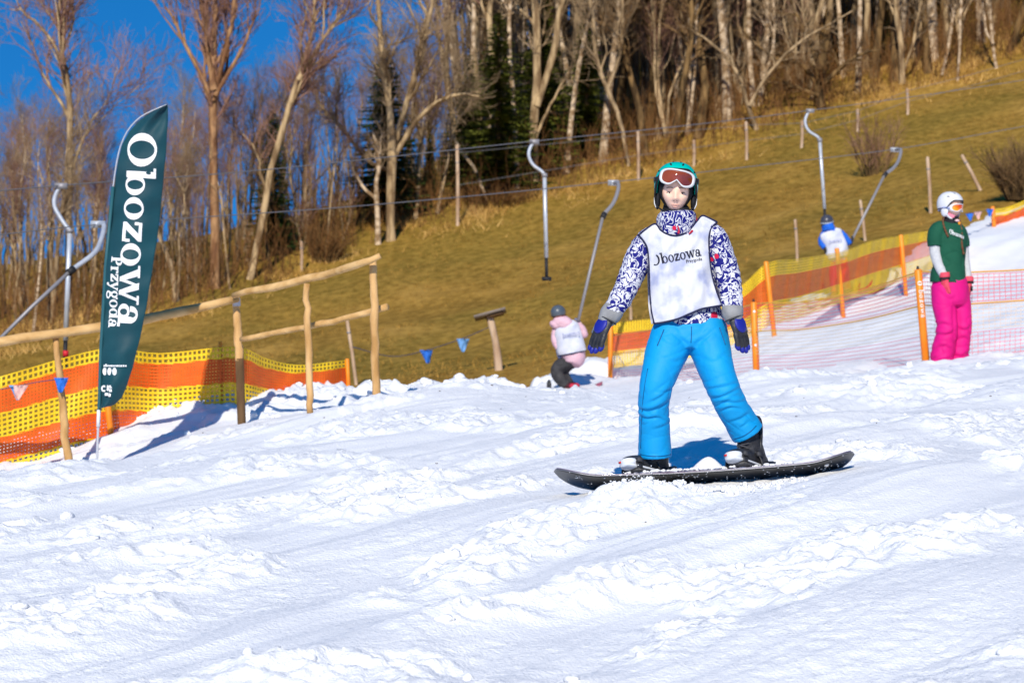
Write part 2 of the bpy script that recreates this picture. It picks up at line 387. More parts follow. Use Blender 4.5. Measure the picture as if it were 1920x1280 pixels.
def blades(X, Y, Z, h, w, lean, r):
    """one bent blade per root, 2 tris"""
    n = len(X); a = r.uniform(0, 2 * np.pi, n); ux, uy = np.cos(a), np.sin(a); l = r.normal(0, lean, (n, 2)) * h[:, None]
    A = np.stack([X - ux * w, Y - uy * w, Z - .03], 1); B = np.stack([X + ux * w, Y + uy * w, Z - .03], 1)
    T = np.stack([X + l[:, 0], Y + l[:, 1], Z + h], 1)
    V = np.stack([A, B, T], 1).reshape(-1, 3); return V, [np.arange(n * 3).reshape(-1, 3)]
M_blade = mat('dry_grass_blades', (.24, .13, .022), .9, (.46, .26, .06), 1.3, spec=.05)
n = 52000; X = rng.uniform(-14, 20, n); Y = rng.uniform(26, 82, n)
ok = (poly_sd(X, Y) < -.6) & (Y < edge_y(X) + 2) & (pn2(X * .35, Y * .2, 41) > -.12); X, Y = X[ok], Y[ok]
V, f = blades(X, Y, hill_z(X, Y), rng.uniform(.03, .10, len(X)), rng.uniform(.006, .018, len(X)), .8, rng)
tag(add('meadow_grass', V, f, M_blade, smooth=False), 'short dry tufts of grass over the brown meadow', 'grass', kind='stuff')
M_straw = mat('straw', (.42, .23, .05), .9, (.68, .42, .14), .6, spec=.05)
n = 60000; X = rng.uniform(-26, 30, n); Y = edge_y(X) + rng.normal(1.6, 1.6, n) + .8 * pn2(X * .4, X * 0, 44)
ok = pn2(X * .35, Y * .5, 42) > -.02; X, Y = X[ok], Y[ok]
V, f = blades(X, Y, hill_z(X, Y), rng.uniform(.06, .30, len(X)) * (1 + .6 * pn2(X * .8, Y * .8, 46)), rng.uniform(.008, .022, len(X)), .7, rng)
tag(add('tall_grass', V, f, M_straw, smooth=False), 'tall straw coloured dry grass along the edge of the wood', 'grass', kind='stuff')

# ================================================================ trees
def tubes(P, R, k):
    T_, n = P.shape[:2]
    T = np.gradient(P, axis=1); T = nrm(T)
    ref = np.where(np.abs(T[..., 2:3]) > .8, np.array((1., 0, 0)), np.array((0, 0, 1.)))
    U = nrm(np.cross(T, ref)); V = np.cross(T, U)
    for i in range(1, n):                                  # keep the frame from flipping
        pass
    ref0 = ref[:, :1]; U = nrm(np.cross(T, np.broadcast_to(ref0, T.shape))); V = np.cross(T, U)
    a = np.linspace(0, 2 * np.pi, k, endpoint=False)
    X = P[:, :, None] + R[:, :, None, None] * (np.cos(a)[None, None, :, None] * U[:, :, None] + np.sin(a)[None, None, :, None] * V[:, :, None])
    base = (np.arange(T_) * n * k)[:, None, None]; i = (np.arange(n - 1) * k)[None, :, None]; j = np.arange(k)[None, None]; j2 = (j + 1) % k
    Fq = np.stack([base + i + j, base + i + j2, base + i + k + j2, base + i + k + j], -1).reshape(-1, 4)
    return X.reshape(-1, 3), [Fq]

def grow(P, R, count, L, ang, m, r, tmin=.3, tmax=1.0, up=.25, rr=.55, jit=.18, rmin=.004, tip=.25, taper_len=.55):
    T_, n = P.shape[:2]
    seg = np.linalg.norm(np.diff(P, axis=1), axis=-1).sum(1); idx = r.choice(T_, count, p=seg / seg.sum())
    t = r.uniform(tmin, tmax, count) ** .9; f = t * (n - 1) * .999; i = f.astype(int); fr = (f - i)[:, None]
    pos = P[idx, i] * (1 - fr) + P[idx, i + 1] * fr; tan = nrm(P[idx, i + 1] - P[idx, i]); rad_ = R[idx, i] * (1 - fr[:, 0]) + R[idx, i + 1] * fr[:, 0]
    q = r.normal(size=(count, 3)); q = nrm(q - (q * tan).sum(1, keepdims=True) * tan)
    a = rad(1) * r.normal(ang, ang * .25, count)[:, None]; d = nrm(np.cos(a) * tan + np.sin(a) * q + np.array((0, 0, up)))
    ln = L * (1 - taper_len * t) * r.uniform(.55, 1.25, count)
    Q = np.zeros((count, m, 3)); Q[:, 0] = pos
    for j in range(1, m):
        Q[:, j] = Q[:, j - 1] + d * (ln / (m - 1))[:, None]
        d = nrm(d + jit * r.normal(size=(count, 3)) + np.array((0, 0, up * .35)))
    r0 = np.maximum(rad_ * rr, rmin); RR = r0[:, None] * np.linspace(1, tip, m)[None]
    return Q, np.maximum(RR, rmin * .8)

def tree_meshes(name, trunks, seed, H, mats, limbs=12, boughs=70, twigs=420, fine=900, tmin=.35, ang=38, up=.28, Ls=(.38, .2, .11, .07), k=8, rmin=.007):
    """trunks: list of (n,4) rows x y z r in metres, base at 0"""
    r = np.random.default_rng(seed); tm = MB(); cm = MB()
    n = 12; P0 = []; R0 = []
    for t in trunks:
        q = smooth_path(t, n); q[:, :3] += r.normal(0, .012 * H * .3, (n, 3)) * np.linspace(0, 1, n)[:, None]
        P0.append(q[:, :3]); R0.append(np.maximum(q[:, 3], .01))
    P0 = np.array(P0); R0 = np.array(R0)
    R0[:, 0] *= 1.25
    tm.put(*tubes(P0, R0, k))
    P1, R1 = grow(P0, R0, limbs, H * Ls[0], ang, 7, r, tmin, .98, up, .6, .2, rmin * 2, .22); tm.put(*tubes(P1, R1, 5))
    A, B = np.concatenate([P1]), np.concatenate([R1])
    P2, R2 = grow(A, B, boughs, H * Ls[1], 42, 5, r, .2, 1, up * .8, .6, .22, rmin * 1.3, .3); cm.put(*tubes(P2, R2, 4))
    P2b, R2b = grow(P0, R0, boughs // 3, H * Ls[1], 50, 5, r, tmin, 1, up * .8, .3, .22, rmin * 1.3, .3); cm.put(*tubes(P2b, R2b, 4))
    A, B = np.concatenate([P2, P2b]), np.concatenate([R2, R2b])
    P3, R3 = grow(A, B, twigs, H * Ls[2], 40, 4, r, .15, 1, up * .6, .6, .25, rmin, .5); cm.put(*tubes(P3, R3, 3))
    P4, R4 = grow(P3, R3, fine, H * Ls[3], 38, 3, r, .1, 1, up * .5, .7, .25, rmin * .75, .6); cm.put(*tubes(P4, R4, 3))
    V, f = tm.arrays(); a = mesh_np(name + '_trunk', V, f, mats[0])
    V, f = cm.arrays(); b = mesh_np(name + '_crown', V, f, mats[1])
    return a, b

def put_tree(name, meshes, loc, label, group=None, yaw=0, s=1.0, sx=None, tilt=(0, 0), cat='tree'):
    o = thing(name, loc, label, cat, group); o.rotation_euler = (tilt[0], tilt[1], yaw); o.scale = (sx or s, sx or s, s)
    for nm, me in meshes:
        c = bpy.data.objects.new(nm, me); COL.objects.link(c); c.parent = o
    return o

def bark(name, a, b, sc_, stretch=(1, 1, .25), bump=.8): return mat(name, a, .9, b, sc_, bump=bump, bscale=sc_ * 1.6, spec=.1, stretch=stretch, bdist=.05, lo=.40, hi=.60)
M_bark_tan = bark('tan_bark', (.19, .12, .06), (.53, .375, .20), 5)
M_bark_grey = bark('grey_bark', (.18, .12, .062), (.48, .34, .19), 5)
M_bark_dark = bark('dark_bark', (.06, .036, .016), (.24, .145, .058), 5)
M_birch = bark('birch_bark', (.26, .165, .085), (.66, .50, .33), 4.2, (1, 1, 1.3), .3)
M_bark_red = bark('reddish_bark', (.20, .095, .045), (.44, .25, .12), 5)
M_twig_red = mat('purple_brown_twigs', (.21, .105, .072), .85, (.42, .24, .165), .8, spec=.1)
M_twig_tan = mat('brown_twigs', (.205, .135, .072), .85, (.42, .295, .17), .8, spec=.1)
M_twig_dark = mat('dark_twigs', (.15, .085, .038), .85, (.30, .18, .08), .8, spec=.1)

def trunk_line(H, r0, seed, sway=.04, top=.2, n=6):
    r = np.random.default_rng(seed); z = np.linspace(0, 1, n)
    x = np.cumsum(r.normal(0, sway, n)); y = np.cumsum(r.normal(0, sway, n)); x -= x[0]; y -= y[0]
    return np.stack([x * H * .5, y * H * .5, z * H, r0 * (1 - (1 - top) * z)], 1)

# ---- kinds of wild trees, built once and copied
KINDS = {}
def kind(key, *meshes): KINDS.setdefault(key, []).append([('trunk', meshes[0]), ('crown', meshes[1])])
for i in range(4):
    kind('slender', *tree_meshes('slender', [trunk_line(11, .085 + .02 * i, 100 + i, .03)], 100 + i, 11, (M_bark_tan, M_twig_red), 11, 60, 320, 620, .38, 34, .45))
for i in range(4):
    kind('birch', *tree_meshes('birch', [trunk_line(12, .09 + .015 * i, 200 + i, .035)], 200 + i, 12, (M_birch, M_twig_tan), 9, 60, 380, 700, .42, 34, .4))
for i in range(3):
    kind('grey', *tree_meshes('grey', [trunk_line(12, .15 + .03 * i, 300 + i, .04), trunk_line(11, .10, 340 + i, .06)], 300 + i, 12, (M_bark_grey, M_twig_tan), 14, 80, 460, 900, .3, 42, .3))
for i in range(3):
    kind('dark', *tree_meshes('dark', [trunk_line(11, .11 + .03 * i, 400 + i, .05)], 400 + i, 11, (M_bark_dark, M_twig_dark), 14, 90, 520, 800, .22, 46, .2))
for i in range(3):
    kind('bushy', *tree_meshes('bushy', [trunk_line(7.5, .06, 500 + i, .06), trunk_line(6.5, .05, 520 + i, .09), trunk_line(7, .05, 540 + i, .09)], 500 + i, 7.5, (M_bark_grey, M_twig_red), 16, 85, 440, 800, .15, 36, .5, rmin=.006))

# ---- spruce
M_spruce = mat('spruce_needles', (.035, .075, .018), .8, (.10, .15, .030), 1.6, spec=.15)
M_spruce_olive = mat('olive_spruce_needles', (.075, .095, .014), .8, (.22, .23, .034), 1.2, spec=.15)
def spruce_meshes(H, Rb, seed, needle):
    r = np.random.default_rng(seed); tm = MB(); tm.put(*loft(np.array([(0, 0, 0), (0, 0, H * .5), (0, 0, H)]), np.array([.018, .011, .002]) * H, k=7))
    Vs = []
    for z in np.linspace(.10 * H, .985 * H, 62):
        f = 1 - z / H; L = Rb * f ** .8 * 1.0 + .05
        for a in r.uniform(0, 2 * np.pi, 9 if f > .15 else 6):
            l = L * r.uniform(.6, 1.15); d = np.array((math.cos(a), math.sin(a), 0)); s = np.array((-d[1], d[0], 0)); m = max(4, int(l / .12))
            tt = np.linspace(.12, 1, m); C = d * (tt * l)[:, None]; C[:, 2] = z - .38 * l * tt + .20 * l * tt ** 2 + r.normal(0, .02, m)
            for sg in (-1, 1, 0, -1, 1):
                ln = (.11 + .30 * l * (1 - tt) * .5) * r.uniform(.7, 1.3, m) * (1.15 if sg else .9); w = .085
                dirv = nrm(d * .75 + s * sg * r.uniform(.5, 1.0) + np.array((0, 0, -.25 - (.4 if sg == 0 else 0))) + r.normal(0, .22, (m, 3)))
                A = C - d * w; B = C + d * w; T = C + dirv * ln[:, None]
                Vs.append(np.stack([A, B, T], 1).reshape(-1, 3))
    V = np.concatenate(Vs); a = mesh_np('spruce_trunk', *tm.arrays(), M_bark_dark); b = mesh_np('spruce_crown', V, [np.arange(len(V)).reshape(-1, 3)], needle, False)
    return [('trunk', a), ('crown', b)]
SPRUCE = spruce_meshes(10, 1.75, 1, M_spruce); SPRUCE2 = spruce_meshes(11, 2.3, 2, M_spruce_olive)
for (px, pyb, pyt, d, me, H0, sx, lab) in [
        (722, 470, 90, 77, SPRUCE, 10, 1.55, 'slim dark green spruce behind the forked bare tree'),
        (512, 480, 205, 72.5, SPRUCE, 10, 1.1, 'small dark spruce half hidden behind the leaning bare tree'),
        (935, 350, 20, 78.6, SPRUCE2, 11, 1.4, 'tall olive green spruce at the edge of the dense wood'),
        (1015, 340, -30, 81.5, SPRUCE2, 11, 1.2, 'olive green spruce behind the twin thick trunks'),
        (880, 370, 100, 80, SPRUCE2, 11, 1.35, 'rusty olive spruce nearest the open sky'),
        (1100, 310, 10, 82.5, SPRUCE2, 11, 1.1, 'shaded green spruce deep among the birch trunks'),
        (805, 450, 250, 80, SPRUCE, 10, 1.0, 'short dark spruce low in the gap of the wood')]:
    x = (px - 960) * d / F; z = float(hill_z(x, d)[0]); top = (640 - pyt) * d / F; s = (top - z) / H0
    put_tree('spruce_tree', me, (x, d, z), lab, 'spruces in the wood', yaw=px, s=s, sx=s * sx)

# ---- standout bare trees, trunk lines drawn one by one: rows px, py, radius px
def hero(label, d, lines, seed, mats, name='bare_tree', **kw):
    bx, by = lines[0][0][:2]; x0 = (bx - 960) * d / F; z0 = float(hill_z(x0, d)[0]); base = np.array((x0, d, z0)); r = np.random.default_rng(seed)
    T = []; top = 0
    for L in lines:
        q = np.array([W(p[0], p[1], d) - base for p in L]); q[:, 1] += np.cumsum(r.normal(0, .12, len(q))) if L is not lines[0] else np.cumsum(r.normal(0, .05, len(q)))
        if L is lines[0]: q[0] = (0, 0, -.1)
        T.append(np.c_[q, [p[2] * .62 * d / F for p in L]]); top = max(top, q[:, 2].max())
    a, b = tree_meshes('hero', T, seed, top, mats, **kw)
    return put_tree(name, [('trunk', a), ('crown', b)], base, label)
hero('thick straight bare tree with reddish fan of upright branches', 69, [[(403, 520, 15), (402, 400, 14), (398, 260, 13), (402, 140, 12), (400, -60, 6)], [(402, 170, 10), (385, 60, 8), (372, -50, 5)], [(404, 160, 9), (432, 60, 7), (445, -50, 4)], [(400, 190, 7), (350, 90, 6), (310, 10, 3)], [(404, 180, 7), (455, 90, 5), (480, 20, 3)]],
     11, (M_bark_red, M_twig_red), limbs=26, boughs=170, twigs=1100, fine=2600, tmin=.45, ang=26, up=.6)
hero('bare tree leaning to the right with pale lower trunk', 70, [[(468, 520, 11), (490, 420, 11), (512, 300, 10), (548, 180, 9), (580, 80, 7), (592, -20, 5)], [(560, 150, 7), (610, 70, 5), (660, 5, 3)], [(500, 360, 5), (486, 320, 4), (488, 290, 3)]],
     12, (M_bark_tan, M_twig_red), limbs=18, boughs=140, twigs=900, fine=2000, tmin=.4, ang=36, up=.4)
hero('large forked bare tree with low arching limbs at meadow edge', 74.5, [[(733, 462, 14), (732, 380, 13), (735, 280, 15), (728, 200, 10), (714, 100, 9), (706, -40, 6)], [(735, 290, 11), (762, 190, 9), (792, 90, 9), (815, -20, 5)], [(735, 300, 8), (790, 215, 7), (850, 180, 5), (900, 178, 3)], [(730, 320, 7), (690, 300, 6), (640, 240, 5), (590, 190, 3)]],
     13, (M_bark_tan, M_twig_tan), limbs=20, boughs=150, twigs=900, fine=1900, tmin=.3, ang=44, up=.25)
hero('pale twisted stem with side limb beside the forked tree', 74, [[(709, 462, 9), (708, 400, 8), (706, 350, 7), (712, 300, 5), (700, 250, 3)], [(708, 375, 6), (680, 350, 5), (664, 315, 4)]],
     14, (M_birch, M_twig_tan), limbs=6, boughs=30, twigs=120, fine=200, tmin=.5)
hero('crooked bare tree with a branch reaching to the upper corner', 67, [[(130, 560, 10), (130, 420, 10), (132, 300, 10), (130, 180, 9), (118, 90, 8), (112, 20, 6), (120, -60, 4)], [(124, 130, 6), (90, 70, 5), (45, 25, 4), (15, 10, 2)], [(132, 330, 5), (160, 250, 4), (190, 200, 2)], [(118, 90, 5), (135, 40, 4), (128, -30, 2)]],
     15, (M_bark_tan, M_twig_red), limbs=16, boughs=130, twigs=900, fine=1900, tmin=.35, ang=36, up=.4)
hero('two stemmed thick tree rising out of the frame beside the spruces', 80, [[(1002, 352, 15), (1000, 250, 14), (1008, 130, 13), (1005, 30, 12), (1000, -120, 8)], [(1006, 200, 10), (1035, 110, 11), (1050, 20, 10), (1060, -100, 6)], [(1004, 260, 5), (1030, 200, 4), (1060, 150, 3)]],
     16, (M_bark_tan, M_twig_tan), limbs=12, boughs=70, twigs=360, fine=500, tmin=.5, ang=36, up=.3)
hero('dark gnarled old tree with spreading branches on the meadow edge', 81, [[(1543, 248, 16), (1540, 200, 15), (1535, 150, 17), (1545, 90, 14), (1560, 20, 9)], [(1540, 170, 8), (1500, 120, 6), (1450, 110, 5), (1390, 60, 3)], [(1540, 160, 8), (1600, 110, 6), (1650, 95, 3)], [(1538, 140, 7), (1510, 60, 5), (1480, 0, 3)], [(1535, 180, 6), (1480, 160, 5), (1420, 150, 3)]],
     17, (M_bark_dark, M_twig_dark), limbs=22, boughs=120, twigs=600, fine=700, tmin=.2, ang=50, up=.05)
hero('broken leaning dead birch stem over the straw bank', 78, [[(916, 360, 5), (890, 318, 5), (862, 280, 5), (838, 232, 4)]], 18, (M_birch, M_twig_tan), name='dead_birch', limbs=2, boughs=4, twigs=8, fine=10)
hero('snapped tree stump with pale broken top', 77, [[(778, 432, 8), (782, 380, 8), (786, 300, 7), (793, 245, 6)], [(780, 330, 5), (772, 290, 4)]], 19, (M_bark_grey, M_twig_tan), name='snapped_tree', limbs=4, boughs=10, twigs=30, fine=40)
hero('white leaning birch curving to the upper right', 82, [[(1765, 145, 5), (1780, 80, 5), (1790, 20, 5), (1806, -60, 4)]], 20, (M_birch, M_twig_tan), name='birch_tree', limbs=7, boughs=40, twigs=160, fine=200, tmin=.4)
hero('straight pale birch with a hanging broken white limb', 81.5, [[(1869, 160, 5), (1862, 80, 5), (1855, 0, 5), (1850, -100, 4)], [(1862, 82, 4), (1848, 60, 4), (1842, 20, 4), (1838, -10, 3)]], 21, (M_birch, M_twig_tan), name='birch_tree', limbs=7, boughs=40, twigs=160, fine=200, tmin=.5)
hero('mossy yellow trunk with dark companion at the upper right', 82, [[(1692, 172, 10), (1688, 90, 9), (1680, 20, 9), (1675, -100, 7)], [(1690, 150, 5), (1715, 70, 5), (1732, -20, 4)]], 22, (M_bark_tan, M_twig_tan), limbs=9, boughs=50, twigs=260, fine=300, tmin=.4)
hero('twin white birch trunks above the empty return bar', 83, [[(1425, 205, 8), (1432, 120, 8), (1440, 40, 8), (1436, -80, 6)], [(1428, 160, 6), (1450, 80, 5), (1448, -40, 4)]], 23, (M_birch, M_twig_tan), name='birch_tree', limbs=9, boughs=50, twigs=240, fine=300, tmin=.5)
hero('forked tree with long bare limb reaching down to the meadow', 80.5, [[(1420, 235, 7), (1400, 190, 7), (1385, 140, 6), (1345, 90, 4), (1300, 60, 3)], [(1405, 200, 6), (1440, 140, 5), (1500, 80, 4), (1600, 20, 2)]], 24, (M_bark_grey, M_twig_tan), limbs=12, boughs=60, twigs=240, fine=300, tmin=.2, ang=50, up=.1)
hero('slanting pale trunk left of the green helmet', 80, [[(1180, 300, 6), (1160, 220, 7), (1120, 120, 7), (1110, 20, 6), (1090, -80, 4)], [(1140, 170, 5), (1165, 90, 5), (1170, -20, 4)]], 25, (M_bark_grey, M_twig_tan), limbs=10, boughs=60, twigs=260, fine=300, tmin=.4)
hero('slim pale birch rising behind the wire fence', 81, [[(1795, 190, 4), (1796, 100, 4), (1800, 0, 4), (1796, -80, 3)]], 26, (M_birch, M_twig_tan), name='birch_tree', limbs=6, boughs=30, twigs=120, fine=150, tmin=.5)

# ---- the wood itself
LAB = {'slender': ('bare_tree', 'slender tan bare tree in the wood with purple brown twigs'), 'birch': ('birch_tree', 'pale bare birch standing in the wood'),
       'grey': ('bare_tree', 'grey barked bare tree with double stem in the wood'), 'dark': ('bare_tree', 'dark bare tree with spreading branches in the wood'),
       'bushy': ('bushy_tree', 'low bushy bare tree with many thin stems in the wood')}
GRP = {'slender': 'slender trees of the wood', 'birch': 'birches of the wood', 'grey': 'grey trees of the wood', 'dark': 'dark trees of the wood', 'bushy': 'bushy trees of the wood'}
LAND = [(-20, 'at the frame edge left of the banner'), (60, 'left of the crooked bare tree'), (150, 'just right of the crooked bare tree'), (230, 'behind the top of the feather banner'), (320, 'between the banner and the thick straight tree'), (405, 'beside the thick straight tree'), (470, 'by the foot of the leaning tree'), (550, 'right of the leaning tree'),
        (630, 'left of the large forked tree'), (735, 'behind the large forked tree'), (810, 'over the straw bank'), (870, 'at the spruces next to the open sky'), (940, 'among the olive spruces'), (1005, 'beside the two stemmed thick tree'), (1070, 'above the slack cable right of the spruces'), (1140, 'by the slanting pale trunk'),
        (1210, 'up left of the green helmet'), (1270, 'straight above the green helmet'), (1340, 'up right of the green helmet'), (1420, 'by the twin birch trunks'), (1490, 'left of the gnarled tree'), (1560, 'right beside the gnarled tree'), (1640, 'above the thin meadow bush'), (1700, 'by the mossy yellow trunk'), (1765, 'by the white leaning birch'), (1820, 'above the white helmet'), (1880, 'by the birch with the broken limb'), (1950, 'at the upper corner above the meadow')]
def tree_label(k, px, dep, s):
    place = min(LAND, key=lambda q: abs(q[0] - px))[1]; row = 'edge' if dep < 5 else ('inner' if dep < 14 else 'deep')
    return {'slender': 'slender tan', 'birch': 'pale birch', 'grey': 'grey double-stemmed', 'dark': 'dark spreading', 'bushy': 'low many-stemmed'}[k] + (' bare tree ' if k != 'birch' else ' tree ') + {'edge': 'on the wood edge ', 'inner': 'inside the wood ', 'deep': 'deep in the wood '}[row] + place
pr = random.Random(3); placed = []; tries = 0
while len(placed) < 270 and tries < 9000:
    tries += 1
    u = pr.random(); px = pr.uniform(-60, 1980); 
    x_ = None
    dep = pr.random() ** 1.5 * 34 + 1.2
    d = 60.0
    for _ in range(6): d = float(edge_y((px - 960) * d / F)) + dep
    x = (px - 960) * d / F
    if any((x - q[0]) ** 2 + (d - q[1]) ** 2 < (.75 if px > 850 else .95) ** 2 for q in placed): continue
    if any(abs(px - q[0]) < q[2] and d < q[1] + 1 for q in ((722, 77, 50), (512, 72.5, 30), (935, 78.6, 60), (1015, 81.5, 45), (880, 80, 45), (1100, 82.5, 30))) and pr.random() < .85: continue
    right = px > 850
    k = pr.choices(['slender', 'birch', 'grey', 'dark', 'bushy'], [3, 5, 2.2, 2.2, 1.2] if right else [6, 2.6, 2.2, 1.0, 2.2])[0]
    if not right and (dep > 20 or pr.random() < .3): continue
    placed.append((x, d))
    var = pr.randrange(len(KINDS[k])); s = pr.uniform(.8, 1.2)
    z = float(hill_z(x, d)[0]) - .08
    if right: s *= 1.12
    else:
        H = {'slender': 11, 'birch': 12, 'grey': 12, 'dark': 11, 'bushy': 7.5}[k]
        want = pr.triangular(230, 520, 300) if k != 'bushy' else pr.triangular(110, 300, 200)     # how far the wood's tops stand above the eye
        s = max(.45, ((want * d / F) - z) / H)
    put_tree(LAB[k][0], KINDS[k][var], (x, d, z), tree_label(k, px, dep, s), GRP[k], yaw=pr.uniform(0, 6.28), s=s, sx=s * pr.uniform(.85, 1.15) * (1.0 if right else .9), tilt=(pr.gauss(0, .05), pr.gauss(0, .05)))

# ---- the mass of thin stems behind and below
def stems(n, xr, dep, hr, rr_, seed, lean=.12):
    r = np.random.default_rng(seed); X = r.uniform(*xr, n); Y = edge_y(X) + r.uniform(*dep, n); Z = hill_z(X, Y) - .05; h = r.uniform(*hr, n); rad0 = r.uniform(*rr_, n)
    P = np.zeros((n, 4, 3)); P[:, 0] = np.stack([X, Y, Z], 1); d = nrm(np.stack([r.normal(0, lean, n), r.normal(0, lean, n), np.ones(n)], 1))
    for j in range(1, 4): P[:, j] = P[:, j - 1] + d * (h / 3)[:, None]; d = nrm(d + r.normal(0, lean * .9, (n, 3)))
    return P, rad0[:, None] * np.array((1, .8, .6, .35))[None]
mb = MB(); P, R = stems(1900, (-2, 42), (10, 50), (6, 13), (.025, .075), 61, .06); P2, R2 = stems(600, (-26, -1), (6, 30), (1.6, 3.8), (.015, .045), 65, .09); P = np.concatenate([P, P2]); R = np.concatenate([R, R2]); mb.put(*tubes(P, R, 4))
rr2 = np.random.default_rng(62); Q, RQ = grow(P, R, 9000, 2.2, 38, 3, rr2, .35, 1, .35, .5, .2, .010, .5); mb.put(*tubes(Q, RQ, 3))
tag(mb.build('far_wood', M_twig_tan), 'mass of thin bare stems deep in the wood', 'woodland', kind='stuff')
mb = MB(); P, R = stems(5200, (-22, 34), (-.3, 7), (.5, 2.4), (.006, .014), 63, .22); mb.put(*tubes(P, R, 3))
Q, RQ = grow(P, R, 12000, .7, 34, 3, rr2, .2, 1, .3, .7, .25, .005, .6); mb.put(*tubes(Q, RQ, 3))
M_brush = mat('brush', (.12, .055, .02), .9, (.27, .13, .045), .5, spec=.05)
tag(mb.build('undergrowth', M_brush), 'reddish brown thicket of thin stems under the trees', 'undergrowth', kind='stuff')

# ---- bushes on the meadow
def bush(label, px, py, hpx, wpx, seed, n=90, m=M_twig_red):
    b = on_hill(px, py); s = b[1] / F; r = np.random.default_rng(seed); H = hpx * s; Wd = wpx * s
    P = np.zeros((n, 4, 3)); a = r.uniform(0, 6.28, n); rad0 = r.uniform(0, 1, n) ** .5 * Wd * .5
    P[:, 0] = np.stack([np.cos(a) * rad0 * .5, np.sin(a) * rad0 * .5, np.full(n, -.05)], 1)
    d = nrm(np.stack([np.cos(a) * rad0 / H, np.sin(a) * rad0 / H, np.ones(n)], 1)); h = H * r.uniform(.5, 1.1, n)
    for j in range(1, 4): P[:, j] = P[:, j - 1] + d * (h / 3)[:, None]; d = nrm(d + r.normal(0, .15, (n, 3)))
    R = r.uniform(.008, .016, n)[:, None] * np.array((1, .8, .6, .4))[None]
    mb = MB(); mb.put(*tubes(P, R, 4)); Q, RQ = grow(P, R, n * 7, H * .45, 36, 3, r, .1, 1, .2, .7, .25, .005, .6); cm = MB(); cm.put(*tubes(Q, RQ, 3))
    o = thing('bush', b, label, 'bush'); mb.put(np.zeros((0, 3)), [])
    V, f = mb.arrays(); add('stems', V + b, f, M_bark_dark, o); V, f = cm.arrays(); add('twigs', V + b, f, m, o)
bush('thin reddish bare bush on the meadow below the gnarled tree', 1640, 328, 110, 90, 71, 45)
bush('dense dark bare bush at the frame edge above the far netting', 1915, 372, 105, 110, 72, 200, M_twig_dark)
bush('small brown bush at the foot of the wood left of the forked tree', 610, 492, 70, 80, 73, 110, M_brush)
bush('low brown thorn bush on the bank beside the straw grass', 930, 385, 50, 150, 74, 150, M_brush)

# ================================================================ glyphs (bold serif letters drawn as solid strokes)
def g_ring(cx, cy, rx, ry, ix, iy, a0=0, a1=360, n=26):
    a = np.radians(np.linspace(a0, a1, n)); o = np.stack([cx + rx * np.cos(a), cy + ry * np.sin(a)], 1); i = np.stack([cx + ix * np.cos(a), cy + iy * np.sin(a)], 1)
    return [np.array([o[k], o[k + 1], i[k + 1], i[k]]) for k in range(n - 1)]
def g_rect(x0, y0, x1, y1): return [np.array([(x0, y0), (x1, y0), (x1, y1), (x0, y1)])]
def g_poly(*p): return [np.array(p)]
def g_blob(x, y, r): return g_ring(x, y, r, r, .001, .001, n=10)
GL = {
 'O': (g_ring(.75, .75, .75, .77, .42, .66), 1.62), 'o': (g_ring(.5, .5, .5, .52, .235, .43), 1.08),
 'J': (g_ring(.55, .75, .75, .77, .45, .66, -125, 62), 1.45),
 'b': (g_rect(.1, .02, .38, 1.55) + g_rect(-.06, 1.43, .1, 1.55) + g_ring(.70, .5, .47, .52, .22, .43), 1.26),
 'd': (g_rect(.79, .02, 1.07, 1.55) + g_rect(.6, 1.43, .79, 1.55) + g_ring(.47, .5, .47, .52, .22, .43) + g_rect(1.07, 0, 1.2, .1), 1.26),
 'z': (g_rect(.05, .84, .88, 1.0) + g_rect(.03, 0, .9, .17) + g_poly((.03, .17), (.36, .17), (.88, .84), (.55, .84)) + g_rect(.03, .62, .16, .84) + g_rect(.79, .17, .92, .4), .98),
 'w': (g_poly((.02, 1), (.34, 1), (.64, 0), (.44, 0)) + g_poly((.46, 0), (.6, 0), (.84, .95), (.74, .95)) + g_poly((.66, 1), (.96, 1), (1.24, 0), (1.04, 0)) + g_poly((1.06, 0), (1.2, 0), (1.5, 1), (1.38, 1)) + g_rect(-.1, .92, .44, 1.02) + g_rect(1.24, .92, 1.64, 1.02), 1.62),
 'a': (g_rect(.58, .02, .86, .72) + g_ring(.48, .66, .38, .36, .14, .27, -5, 190) + g_ring(.36, .28, .36, .3, .15, .2) + g_rect(.86, 0, 1.02, .13), 1.06),
 'P': (g_rect(.15, 0, .47, 1.5) + g_rect(0, 0, .66, .12) + g_rect(0, 1.38, .3, 1.5) + g_ring(.5, 1.06, .56, .44, .26, .33, -95, 95), 1.15),
 'r': (g_rect(.1, 0, .38, 1.0) + g_rect(0, 0, .56, .1) + g_rect(-.03, .9, .2, 1.0) + g_ring(.56, .62, .30, .4, .12, .28, 60, 175) + g_blob(.72, .85, .15), .9),
 'y': (g_poly((0, 1), (.32, 1), (.62, .08), (.44, -.05)) + g_poly((.42, -.05), (.56, .0), (.95, 1), (.82, 1)) + g_poly((.42, -.05), (.56, .0), (.36, -.42), (.22, -.36)) + g_blob(.2, -.36, .14) + g_rect(-.1, .92, .42, 1.02) + g_rect(.66, .92, 1.08, 1.02), 1.04),
 'g': (g_ring(.45, .62, .42, .4, .19, .3) + g_ring(.48, -.2, .48, .28, .3, .16) + g_rect(.14, .04, .66, .24) + g_blob(.9, .93, .13), 1.04)}
class Word(list):
    def build(s, name, mat_, parent, smooth=False):
        for mb in s: mb.build('letter', mat_, parent, False)
